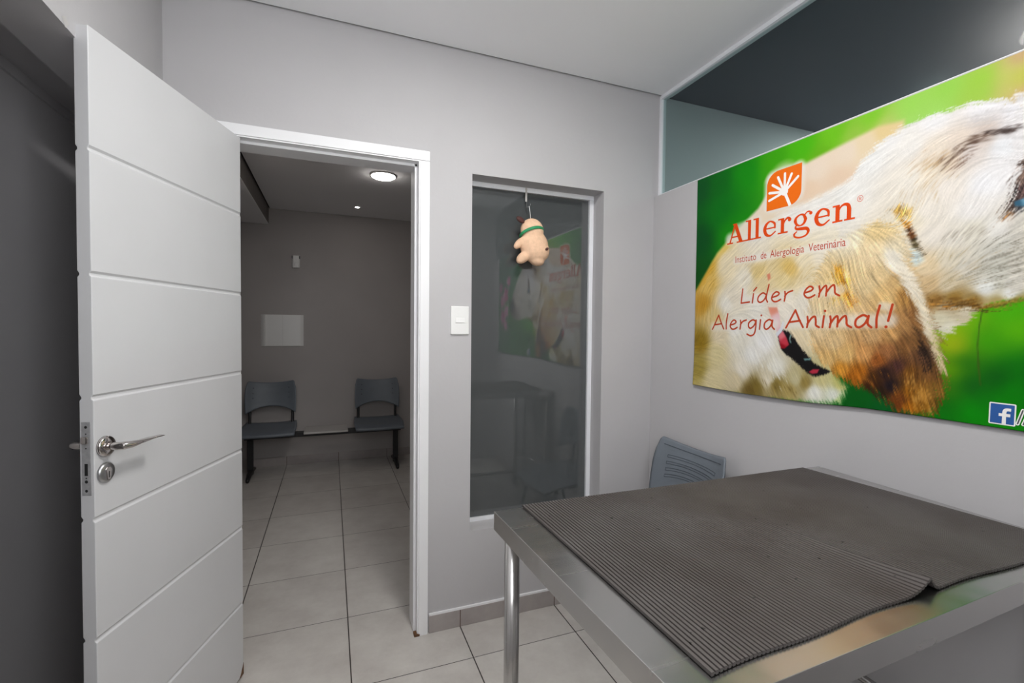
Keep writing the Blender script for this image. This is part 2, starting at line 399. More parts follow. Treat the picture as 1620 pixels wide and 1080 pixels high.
# section of the jamb in (distance outward from the opening, y): casing, small step, rebate, stop
sec = [(cw, 0), (cw, -ct), (0.006, -ct), (0.006, -0.007), (0, -0.007), (0, 0.032), (-0.0115, 0.032), (-0.0115, WT+0.002), (cw*0.9, WT+0.002), (cw*0.9, WT), (0.0118, WT), (0.0118, 0)]
frame_bar('right_jamb', [(DX1+s_, y) for s_, y in sec], 0.0, DZ-0.0, 2)
frame_bar('left_jamb', [(DX0-s_, y) for s_, y in sec], 0.0, DZ-0.0, 2)
hx0, hx1 = DX0-cw, DX1+cw
bb = MB().prism([(y, DZ+s_) for s_, y in sec], hx0, hx1, 0)
o = bb.build('head_jamb', M['white'], bevel=0.0012); o.data.transform(Matrix.Translation(-fr.location)); o.parent = fr
bb = MB().box(DX1-0.013, DX1+0.012, -ct-0.002, 0.02, 0.0, 0.010); 
o = bb.build('rust_stain', M['rust'], bevel=0.002); o.data.transform(Matrix.Translation(-fr.location)); o.parent = fr; o['label'] = 'rusty brown stain at the foot of the right jamb'

# narrow fixed window
wn = empty('window_1', (WX0, 0.118, WZ0)); struct(wn, 'tall narrow fixed window of dark frosted glass with white aluminium frame', 'window')
def wpart(b, name, m, bevel=0.0015):
    o = b.build(name, m, bevel=bevel); o.data.transform(Matrix.Translation(-wn.location)); o.parent = wn; return o
y0, y1 = 0.098, 0.130
b = MB().box(WX0, WX1, y0, y1, WZ1-0.0235, WZ1-0.0001); b.box(WX0, WX1, y0, y1, WZ0, WZ0+0.018)
b.box(WX1-0.0235, WX1-0.0001, y0+0.001, y1, WZ0+0.018, WZ1-0.0235); b.box(WX0, WX0+0.0235, y0+0.001, y1, WZ0+0.018, WZ1-0.0235)
wpart(b, 'window_frame', M['frame_white'])
b = MB().box(WX0+0.022, WX1-0.022, 0.113, 0.119, WZ0+0.016, WZ1-0.022)
wpart(b, 'pane', M['glass_window'], 0)
b = MB().box(WX0, WX1, 0.0005, y0, WZ0-0.004, WZ0+0.0005); wpart(b, 'sill', M['wall'], 0)['label'] = 'pale painted sill'

# high interior glazing above the right wall
hg = empty('window_2', (0, 0, 2.106)); struct(hg, 'long high strip of tinted glass between wall top and ceiling', 'window')
def hpart(b, name, m, bevel=0.001):
    o = b.build(name, m, bevel=bevel); o.data.transform(Matrix.Translation(-hg.location)); o.parent = hg; return o
b = MB().box(-0.004, 0.028, YB, -0.0005, 2.1062, 2.1182); b.box(-0.004, 0.028, YB, -0.0005, H-0.020, H-0.0005)
b.box(-0.004, 0.028, -0.0155, -0.0005, 2.1182, H-0.020)
hpart(b, 'window_frame', M['frame_white'])
b = MB().box(0.008, 0.014, YB, -0.014, 2.117, H-0.019)
hpart(b, 'pane', M['glass_high'], 0)

# ------------------------------------------------------------------ the door leaf, open into the room
HX, HY = -1.9762, -0.012
ux, uy = -0.33055, -0.94379                   # direction of the leaf away from its hinges
DM = Matrix(((ux, -uy, 0, HX), (uy, ux, 0, HY), (0, 0, 1, 0), (0, 0, 0, 1)))
# local: x along the leaf, y: 0 is the face to the room, negative into the leaf... sign fixed below
if (DM.to_3x3() @ Vector((0, 1, 0))).x < 0:
    DM = Matrix(((ux, uy, 0, HX), (uy, -ux, 0, HY), (0, 0, 1, 0), (0, 0, 0, 1)))
dr = empty('door_1'); dr.matrix_world = DM
struct(dr, 'white panel door standing open with six horizontal grooves and a chrome lever', 'door')
LW, LT, Z0, Z1 = 0.672, 0.034, 0.012, 2.116
G = [1.822, 1.517, 1.212, 0.907, 0.602, 0.300]
def face_profile(yf, sgn):
    P = [(yf, Z0)]
    for g in reversed(G):
        P += [(yf, g-0.0075), (yf-sgn*0.0045, g-0.0035), (yf-sgn*0.0045, g+0.0015), (yf, g+0.0075)]
    return P+[(yf, Z1)]
P = face_profile(0, 1)+list(reversed(face_profile(-LT, -1)))
o = MB().prism(P, 0.0, LW, 0).build('door_leaf', M['door_white'], dr, bevel=0.0015)
def handle(side):
    """lever on rose; side +1 room face, -1 far face"""
    yf = 0 if side > 0 else -LT; s_ = side
    hz, hx = 1.084, 0.640
    b = MB().lathe([(0.0265, 0), (0.0265, s_*0.005), (0.024, s_*0.009), (0.012, s_*0.0095)], (hx, yf, hz), (0, 1, 0), 32)
    o = b.build('lever_rose', M['chrome'], dr)
    L_ = [(hx, yf+s_*0.008, hz), (hx, yf+s_*0.03, hz), (hx-0.004, yf+s_*0.044, hz), (hx-0.018, yf+s_*0.052, hz), (hx-0.045, yf+s_*0.054, hz+0.001), (hx-0.085, yf+s_*0.055, hz+0.002), (hx-0.122, yf+s_*0.056, hz+0.0)]
    b = MB().tube(L_, [0.010, 0.010, 0.0105, 0.0105, 0.0105, 0.0105, 0.0095], 16, flat=[(1, 1), (1, 1), (1, 1), (1, .85), (1.1, .5), (1.1, .30), (1.0, .22)])
    b.build('lever_handle', M['chrome'], dr, bevel=0.0008)
    kz = 1.017
    b = MB().lathe([(0.0255, 0), (0.0255, s_*0.004), (0.021, s_*0.008), (0.012, s_*0.0085)], (hx, yf, kz), (0, 1, 0), 32)
    r2 = b.build('key_rose', M['satin'], dr)
    prof = [(hx+0.0085*math.cos(t), kz+0.006+0.0085*math.sin(t)) for t in [math.pi*(-0.2+1.4*k/10) for k in range(11)]]+[(hx-0.0045, kz-0.018), (hx+0.0045, kz-0.018)]
    MB().prism(prof, yf+s_*0.0075, yf+s_*0.0105, 1).build('key_cylinder', M['chrome'], r2, bevel=0.0006)
    MB().box(hx-0.0012, hx+0.0012, yf+s_*0.0106, yf+s_*0.0109, kz-0.013, kz+0.003).build('key_slot', M['black'], r2)
handle(1); handle(-1)
# lock faceplate on the edge
yc = -LT/2-0.001
o = MB().box(LW-0.0005, LW+0.0015, yc-0.011, yc+0.011, 0.968, 1.152).build('lock_plate', M['zinc'], dr, bevel=0.0006)
MB().prism([(yc-0.008, 1.098), (yc+0.008, 1.098), (yc+0.008, 1.116), (yc-0.008, 1.116)], LW+0.0012, LW+0.009, 0).build('latch', M['chrome'], o, bevel=0.003)
b = MB().box(LW+0.0012, LW+0.0017, yc-0.004, yc+0.004, 1.018, 1.048)
for z, r in ((1.139, .0035), (1.086, .0018), (1.122, .0018), (1.012, .0018), (1.003, .0040), (0.980, .0035)):
    b.lathe([(r, 0), (r, 0.0004)], (LW+0.0013, yc, z), (1, 0, 0), 16)
b.build('lock_holes', M['black'], o)
MB().prism([(0.0, Z0), (0.030, Z0), (0.018, Z0+0.012), (0.008, Z0+0.030), (0.0, Z0+0.045)], -0.0002, 0.0012, 1).build('rust_stain', M['rust'], dr)['label'] = 'brown stain at the lower hinge corner'
for z in (1.87, 1.08, 0.26):
    MB().tube([(-0.006, -LT-0.005, z-0.04), (-0.006, -LT-0.005, z+0.04)], 0.0055, 12).build('hinge', M['satin'], dr)

# ------------------------------------------------------------------ light switch
sw = empty('light_switch', (-1.100, 0, 1.4275)); tag(sw, 'white rectangular light switch on the grey wall between door and window', 'light switch')
MB().box(-0.0425, 0.0425, -0.009, 0, -0.0645, 0.0645).build('cover_plate', M['plastic_white'], sw, bevel=0.003, seg=3)
MB().prism([(-0.009, -0.011), (-0.0125, -0.011), (-0.0105, 0.011), (-0.009, 0.011)], -0.021, 0.021, 0).build('rocker', M['plastic_white'], sw, bevel=0.0008)
for z in (-0.04, 0.04):
    MB().lathe([(0.003, 0), (0.003, -0.0006)], (0, -0.009, z), (0, 1, 0), 12).build('screw_cap', M['plastic_white'], sw)

# ------------------------------------------------------------------ lamps
def round_lamp(name, loc, r, drop, m, label, group=None, ring=1.12):
    e = empty(name, loc); tag(e, label, 'ceiling light', group)
    MB().lathe([(r*ring, 0), (r*ring, -0.004), (r*(ring-.1), -0.010), (r*(ring-.22), -0.010)], (0, 0, 0), (0, 0, 1), 40).build('trim_ring', M['plastic_white'], e)
    prof = [(r, -0.008)]+[(r*math.cos(t), -0.008-drop*math.sin(t)) for t in [math.pi/2*k/8 for k in range(1, 8)]]+[(r*0.05, -0.008-drop)]
    MB().lathe(prof, (0, 0, 0), (0, 0, 1), 40).build('diffuser', m, e)
    return e
round_lamp('ceiling_lamp', (-1.12, -1.14, H), 0.17, 0.006, M['lamp'], 'large opal ceiling lamp above the steel examination table', ring=0.9)
round_lamp('downlight', (-1.280, 1.59, HW), 0.088, 0.022, M['lamp_wait'], 'larger bright round downlight in the waiting room ceiling nearest the doorway')
sp = round_lamp('downlight', (-1.415, 2.63, HW), 0.026, 0.003, M['lamp_spot'], 'small recessed spotlight in the waiting room ceiling near the far wall')
round_lamp('downlight', (1.35, -0.55, H), 0.09, 0.01, M['lamp_next'], 'downlight in the ceiling behind the high glass')

round_lamp('downlight', (-2.02, 0.95, HW), 0.088, 0.022, M['lamp_wait'], 'round downlight in the waiting room ceiling hidden behind the door leaf')
# window-shaped glowing panel, added unseen behind the camera to brighten the room
w3 = empty('window_fill_light', (-1.45, YB, 1.34)); struct(w3)
b = MB().box(-.60, .60, 0.0, 0.03, 0.0, 0.04); b.box(-.60, .60, 0.0, 0.03, 1.16, 1.20); b.box(-.60, -.56, 0.0, 0.03, 0.04, 1.16); b.box(.56, .60, 0.0, 0.03, 0.04, 1.16); b.box(-.015, .015, 0.0, 0.03, 0.04, 1.16)
b.build('window_frame', M['frame_white'], w3)
MB().box(-.56, .56, 0.004, 0.010, 0.04, 1.16).build('pane', M['fill_light'], w3)

# ------------------------------------------------------------------ motion sensor, notice holder
ms = empty('motion_sensor', (-1.975, YF, 2.034)); tag(ms, 'small white motion sensor high on the dim waiting room wall', 'motion sensor')
MB().prism([(-0.036, 0), (-0.036, -0.018), (-0.026, -0.036), (0.026, -0.036), (0.036, -0.018), (0.036, 0)], -0.06, 0.062, 2).build('housing', M['plastic_white'], ms, bevel=0.006, seg=3)
MB().ellipsoid((0.002, -0.026, -0.028), (0.024, 0.016, 0.030)).build('lens', M['plastic_white'], ms)
MB().box(-0.0375, 0.0375, -0.03, -0.002, 0.030, 0.058).build('side_slot', M['print_dark'], ms, bevel=0.004)

nb = empty('notice_holder', (-2.098, YF, 1.350)); tag(nb, 'blank white notice holder on the wall above the left bench seat', 'notice holder')
MB().box(-0.150, 0.150, -0.010, 0, -0.155, 0.155).build('panel', M['plastic_white'], nb, bevel=0.002)
for s_ in (-1, 1):
    pr = [(s_*(0.150+0.040*k/8), -0.022*math.cos(math.pi/2*k/8)) for k in range(9)]+[(s_*0.190, 0), (s_*0.150, 0)]
    MB().prism(pr, -0.155, 0.155, 2, smooth=False).build('side_rail', M['plastic_white'], nb)
MB().box(-0.0008, 0.0008, -0.0108, -0.0098, -0.150, 0.150).build('seam', M['board'], nb)

# ------------------------------------------------------------------ plastic seats (waiting bench, chair)
def backrest(w=0.43, h=0.300, holes=True, ribs=True):
    """shell of a moulded backrest: width along x, front towards -y, base at z=0; arch below, sagging top"""
    nx, nz = 36, 22; b = MB()
    def S(i, j, t):
        u = -1+2*i/nx; v = j/nz
        z0 = 0.065*(1-abs(u)**2.2)*1.0*(1 if abs(u) < 1 else 0)
        z1 = h-0.024*(1-u*u)
        cr = 0.016                                    # rounded outline corners
        z1 -= cr*max(0, (abs(u)-0.93)/0.07)**2
        hw = w/2*(0.985+0.03*math.sin(math.pi*min(v*1.1, 1))-0.05*max(0, v-0.82)/0.18)
        x = u*hw; z = z0+(z1-z0)*v
        y = -0.050*u*u+0.030*(v-0.4)+0.02*max(0, v-0.6)**1.5*3+(t*0.007)
        if t < 0.5:
            # recessed face with a raised border
            if abs(u) < 0.82 and 0.1 < v < 0.86: y += 0.0018
        return (x, y, z)
    vf = [S(i, j, 0) for j in range(nz+1) for i in range(nx+1)]; vb = [S(i, j, 1) for j in range(nz+1) for i in range(nx+1)]
    n = nx+1; fs = []; o = len(vf)
    for j in range(nz):
        for i in range(nx):
            a = j*n+i; fs.append((a, a+1, a+n+1, a+n)); fs.append((o+a, o+a+n, o+a+n+1, o+a+1))
    for i in range(nx): fs.append((i, o+i, o+i+1, i+1)); a = nz*n+i; fs.append((a, a+1, o+a+1, o+a))
    for j in range(nz): a = j*n; fs.append((a, a+n, o+a+n, o+a)); a = j*n+nx; fs.append((a, o+a, o+a+n, a+n))
    b.add(vf+vb, fs, 0, True)
    def P3(u, v, dy=-0.0012):
        i = (u+1)/2*nx; j = v*nz; p = Vector(S(i, j, 0)); p.y += dy; return p
    if holes:
        for s_ in (-1, 1):
            for v in (0.42, 0.60, 0.78):
                c = P3(s_*0.70, v); b.lathe([(0.0052, 0), (0.0052, -0.0012)], c, (0, 1, 0), 12, mi=1)
    if ribs:
        # thin dark lines, the shade of the moulded slots put into colour
        for k, v in enumerate((0.30, 0.43, 0.56, 0.69)):
            vs_ = []; 
            lo = [P3(-0.68+1.36*t/14, v-0.022+0.012*math.sin(math.pi*t/14)) for t in range(15)]
            hi = [P3(0.68-1.36*t/14, v+0.026+0.012*math.sin(math.pi*(14-t)/14)) for t in range(15)]
            loop = lo+hi+[lo[0]]
            b.tube(loop, 0.0010, 5, mi=1, cap=False)
        top = [P3(-0.84+1.68*t/20, 0.89) for t in range(21)]
        b.tube(top, 0.0016, 5, mi=1)
    return b
def seat_shell(w=0.46, d=0.42):
    """moulded seat: front edge at y=-d/2 rolling down, slight dish"""
    nx, ny = 24, 20; b = MB()
    def S(i, j, t):
        u = -1+2*i/nx; v = j/ny
        hw = w/2*(0.93+0.07*math.sin(math.pi*min(1, v*0.9+0.1)))
        fy = -d/2-0.018*(1-u*u)
        x = u*hw; y = fy+(d/2-fy)*v
        z = -0.030*(1-v)**4*1.0 - 0.012*(1-u*u)*math.sin(math.pi*v) + 0.018*max(0, v-0.8)**2*12
        z += 0.010*u*u*(v)
        return (x, y, z-(0.010 if t else 0))
    n = nx+1
    vf = [S(i, j, 0) for j in range(ny+1) for i in range(n)]; vb = [S(i, j, 1) for j in range(ny+1) for i in range(n)]
    vb = [(x, y, z-(0.012 if (k//n) < 2 else 0)) for k, (x, y, z) in enumerate(vb)]
    o = len(vf); fs = []
    for j in range(ny):
        for i in range(nx):
            a = j*n+i; fs.append((a, a+1, a+n+1, a+n)); fs.append((o+a, o+a+n, o+a+n+1, o+a+1))
    for i in range(nx): fs.append((i, o+i, o+i+1, i+1)); a = ny*n+i; fs.append((a, a+1, o+a+1, o+a))
    for j in range(ny): a = j*n; fs.append((a, a+n, o+a+n, o+a)); a = j*n+nx; fs.append((a, o+a, o+a+n, a+n))
    return b.add(vf+vb, fs, 0, True)

PG = [M['plastic_grey'], M['plastic_shade']]
# waiting bench
bn = empty('waiting_bench', (-1.69, 2.74, 0)); tag(bn, 'two-seat black steel waiting bench with blue-grey plastic seats and a middle shelf', 'bench')
MB().box(-0.70, 0.70, -0.030, 0.020, 0.350, 0.398).build('beam', M['black_metal'], bn, bevel=0.004)
for s_ in (-1, 1):
    x = s_*0.650
    l = MB().box(x-0.025, x+0.025, -0.020, 0.015, 0.03, 0.352).build('leg', M['black_metal'], bn, bevel=0.006)
    MB().tube([(x, -0.185, 0.012), (x, -0.165, 0.022), (x, -0.08, 0.045), (x, 0, 0.055), (x, 0.10, 0.045), (x, 0.225, 0.022), (x, 0.24, 0.012)], [0.012, 0.017, 0.022, 0.024, 0.022, 0.017, 0.012], 12).build('foot', M['black_metal'], l)
for cx in (-0.495, 0.485):
    so = seat_shell(0.470, 0.40).build('seat', M['plastic_grey'], bn); so.location = (cx, 0.005, 0.452)
    bo = backrest(0.435, 0.310, True, False).build('backrest', PG, bn); bo.location = (cx, 0.185, 0.560)
    b = MB()
    for s_ in (-1, 1):
        b.tube([(cx+s_*0.185, -0.02, 0.402), (cx+s_*0.185, 0.12, 0.405), (cx+s_*0.185, 0.178, 0.425), (cx+s_*0.185, 0.186, 0.50), (cx+s_*0.185, 0.195, 0.70)], 0.013, 10, flat=[(1, .6)]*5)
    b.box(cx-0.20, cx+0.20, -0.028, 0.018, 0.398, 0.412)
    b.build('backrest_frame', M['black_metal'], bn)
MB().box(-0.195, 0.190, -0.175, 0.105, 0.400, 0.418).build('shelf', M['board'], bn, bevel=0.003)['label'] = 'pale laminate shelf board'

# single chair in the corner behind the table, backed against the right wall
ch = empty('plastic_chair', (-0.268, -0.378, 0)); ch.rotation_euler = (0, 0, math.radians(-92))
tag(ch, 'blue-grey plastic chair against the right wall behind the steel table', 'chair')
so = seat_shell(0.460, 0.42).build('seat', M['plastic_grey'], ch); so.location = (0, 0, 0.455)
bo = backrest(0.460, 0.300, False, True).build('backrest', PG, ch); bo.location = (0, 0.170, 0.560); bo.rotation_euler = (math.radians(-3), 0, 0)
for s_ in (-1, 1):
    MB().tube([(s_*0.17, 0.205, 0.68), (s_*0.19, 0.222, 0.56), (s_*0.19, 0.205, 0.47), (s_*0.19, 0.12, 0.432), (s_*0.19, -0.17, 0.432)], 0.011, 10).build('side_frame', M['black_metal'], ch)
    MB().tube([(s_*0.19, -0.12, 0.430), (s_*0.20, -0.175, 0.20), (s_*0.205, -0.20, 0.0)], 0.011, 10).build('leg', M['black_metal'], ch)
    MB().tube([(s_*0.19, 0.10, 0.430), (s_*0.20, 0.155, 0.20), (s_*0.205, 0.185, 0.0)], 0.011, 10).build('leg', M['black_metal'], ch)

# ------------------------------------------------------------------ steel examination table
TZ = 0.915
TQ = [(-1.2544, -0.948), (-0.0350, -0.9485), (-0.062, -1.608), (-1.229, -1.645)]   # back left, back right, front right, front left
def bil(s_, t):
    a, b_, c, d = [Vector(p) for p in TQ]
    return (a*(1-s_)+b_*s_)*(1-t)+(d*(1-s_)+c*s_)*t
tb = empty('examination_table', (-0.645, -1.29, 0)); tag(tb, 'stainless steel examination table with a folded rim on round tube legs', 'table')
def tpart(b, name, m, bevel=0, par=None, seg=2):
    o = b.build(name, m, bevel=bevel, seg=seg); o.data.transform(Matrix.Translation(-tb.location)); o.parent = par or tb; return o
b = MB()
rim = 0.048
q = [bil(0, 0), bil(1, 0), bil(1, 1), bil(0, 1)]; qi = [bil(.0022, .004), bil(.9978, .004), bil(.9978, .996), bil(.0022, .996)]
vs = [(p.x, p.y, TZ) for p in q]+[(p.x, p.y, TZ-rim) for p in q]+[(p.x, p.y, TZ-rim) for p in qi]+[(p.x, p.y, TZ-0.003) for p in qi]
fs = [(0, 1, 2, 3), (15, 14, 13, 12)]
for k in range(4):
    n_ = (k+1) % 4
    fs += [(k, 4+k, 4+n_, n_), (4+k, 8+k, 8+n_, 4+n_), (8+k, 12+k, 12+n_, 8+n_)]
b.add(vs, fs)
tpart(b, 'tabletop', M['steel'], 0.0025, seg=3)
legs = []
for (s_, t) in ((.030, .055), (.965, .055), (.965, .945), (.030, .945)):
    p = bil(s_, t); legs.append(p)
    l = tpart(MB().tube([(p.x, p.y, 0.022), (p.x, p.y, TZ-0.004)], 0.0195, 28), 'leg', M['steel'])
    b = MB().lathe([(0.0205, 0.0), (0.022, 0.004), (0.022, 0.03), (0.0205, 0.032)], (p.x, p.y, 0), (0, 0, 1), 24)
    o = tpart(b, 'rubber_foot', M['black_metal'], par=l)
for i, j in ((0, 1), (0, 3), (1, 2)):
    a, c = legs[i], legs[j]
    tpart(MB().tube([(a.x, a.y, 0.30), (c.x, c.y, 0.30)], 0.0125, 20), 'brace', M['steel'])

# ribbed rubber mat with a raised fold at its front edge
MQ = [Vector(p) for p in ((-1.174, -0.9465), (-0.124, -0.957), (-0.088, -1.590), (-1.163, -1.603))]
def mat_point(s_, t):
    p = (MQ[0]*(1-s_)+MQ[1]*s_)*(1-t)+(MQ[3]*(1-s_)+MQ[2]*s_)*t
    p.y += 0.016*math.sin(math.pi*s_)*(t**3)*1.0+0.0025*math.sin(23*s_)*t**4
    return p
S0 = 0.500
def mat_height(s_, t):
    a = 0.020*math.exp(-((1-t)/0.20)**1.2)+0.003*math.exp(-((1-t)/0.5)**2)
    d = s_-S0
    w = math.exp(-(abs(d)/(0.030 if d < 0 else 0.011))**1.3)
    return a*w+0.0012*(1+math.sin(9*s_+2*t))*0.5+0.0030*math.exp(-((s_-1)/0.05)**2)*t
NR, NY = 122, 60
prof = []
for k in range(NR):
    for f_, h_ in ((0.0, 0), (0.05, 1), (0.68, 1), (0.76, 0)): prof.append(((k+f_)/NR, h_))
prof.append((1.0, 0))
b = MB(); vt = []; vb = []
for j in range(NY+1):
    t = j/NY
    for s_, h_ in prof:
        s2 = s_+0.0016*math.sin(3*t+7*s_)
        s2 = min(max(s2, 0), 1)
        p = mat_point(s2, t); z = TZ+0.0035+mat_height(s_, t)
        vt.append((p.x, p.y, z+0.0036*h_-0.0012)); vb.append((p.x, p.y, z-0.0034+0.0026*(1-h_)))
n_ = len(prof); o_ = len(vt); fs = []
for j in range(NY):
    for i in range(n_-1):
        a = j*n_+i; fs.append((a, a+1, a+n_+1, a+n_)); fs.append((o_+a, o_+a+n_, o_+a+n_+1, o_+a+1))
for i in range(n_-1): fs.append((i, o_+i, o_+i+1, i+1)); a = NY*n_+i; fs.append((a, a+1, o_+a+1, o_+a))
for j in range(NY): a = j*n_; fs.append((a, a+n_, o_+a+n_, o_+a)); a = j*n_+n_-1; fs.append((a, o_+a, o_+a+n_, a+n_))
b.add(vt+vb, fs)
mt = b.build('rubber_mat', M['rubber']); place(mt, (-0.64, -1.28, TZ))
tag(mt, 'dark brown-grey ribbed rubber mat with a raised fold, lying on the steel table', 'rubber mat')

# ------------------------------------------------------------------ plush toy hanging in the window recess
ty = empty('plush_toy', (-0.716, 0.044, 1.820)); tag(ty, 'small peach plush toy with green collar, hanging by a cord in the window recess', 'plush toy')
K = 1/290.0
def tp(px, py, dy=0.0): return Vector(((px-843)*K, dy, -(py-383)*K))
b = MB()
def R2(a): return Matrix.Rotation(math.radians(a), 3, 'Y')
b.ellipsoid(tp(841, 367), (0.060, 0.045, 0.062), R2(-20))
b.ellipsoid(tp(844.5, 388), (0.074, 0.052, 0.080), R2(-15))
b.ellipsoid(tp(847, 395), (0.072, 0.053, 0.062))
b.ellipsoid(tp(822, 385.5, -0.005), (0.042, 0.018, 0.020), R2(-42))
b.ellipsoid(tp(828, 405, -0.004), (0.046, 0.026, 0.026), R2(-38))
b.ellipsoid(tp(848, 409, -0.004), (0.040, 0.034, 0.026), R2(12))
body = b.build('body', M['plush'], ty)
rm = body.modifiers.new('remesh', 'REMESH'); rm.mode = 'VOXEL'; rm.voxel_size = 0.0035; rm.use_smooth_shade = True
sm = body.modifiers.new('smooth', 'SMOOTH'); sm.iterations = 9; sm.factor = 0.6
b = MB(); c = tp(840.5, 371)
ring = []
for k in range(37):
    a = 2*math.pi*k/36
    q_ = Vector((0.0615*math.cos(a), 0.0475*math.sin(a), 0)); q_.z = 0.016*(1-math.sin(a))*0.0+(-q_.y)*0.42
    ring.append(c+Matrix.Rotation(math.radians(-14), 3, 'Y') @ q_+Vector((0, 0, 0.002)))
b.tube(ring, 0.0075, 10, cap=False, flat=[(.45, 1)]*37)
b.build('collar', M['green'], ty)
b = MB(); b.ellipsoid(tp(821.5, 353.5, -0.012), (0.024, 0.008, 0.013), R2(28)); b.build('ear', M['plush_brown'], ty)
b = MB(); b.ellipsoid(tp(858.5, 393.5, -0.042), (0.012, 0.010, 0.0070), R2(-30)); b.build('tail', M['plush_brown'], ty)
b = MB().tube([tp(838.5, 350), tp(837.5, 341), tp(836, 332)], 0.0016, 8); b.build('cord', M['cord'], ty)
hk = empty('hanging_hook', (-0.734, 0.044, 2.03)); tag(hk, 'thin metal hook and clear strip hanging from the top of the window frame', 'hook')
b = MB().box(-0.006, 0.004, 0.0, 0.0008, 0.0, 0.071); b.build('clear_strip', M['board'], hk).data.transform(Matrix.Translation((0, 0.05, 0)))
b = MB().tube([(0.0, 0.052, 0.069), (0.0, 0.051, -0.02), (-0.001, 0.045, -0.028)], 0.0016, 8)
b.tube([(-0.001, 0.048, -0.022), (-0.002, 0.035, -0.03), (0.0, 0.015, -0.034), (0.001, 0.002, -0.031), (0.0, -0.003, -0.024)], 0.0016, 8)
b.build('wire', M['satin'], hk)

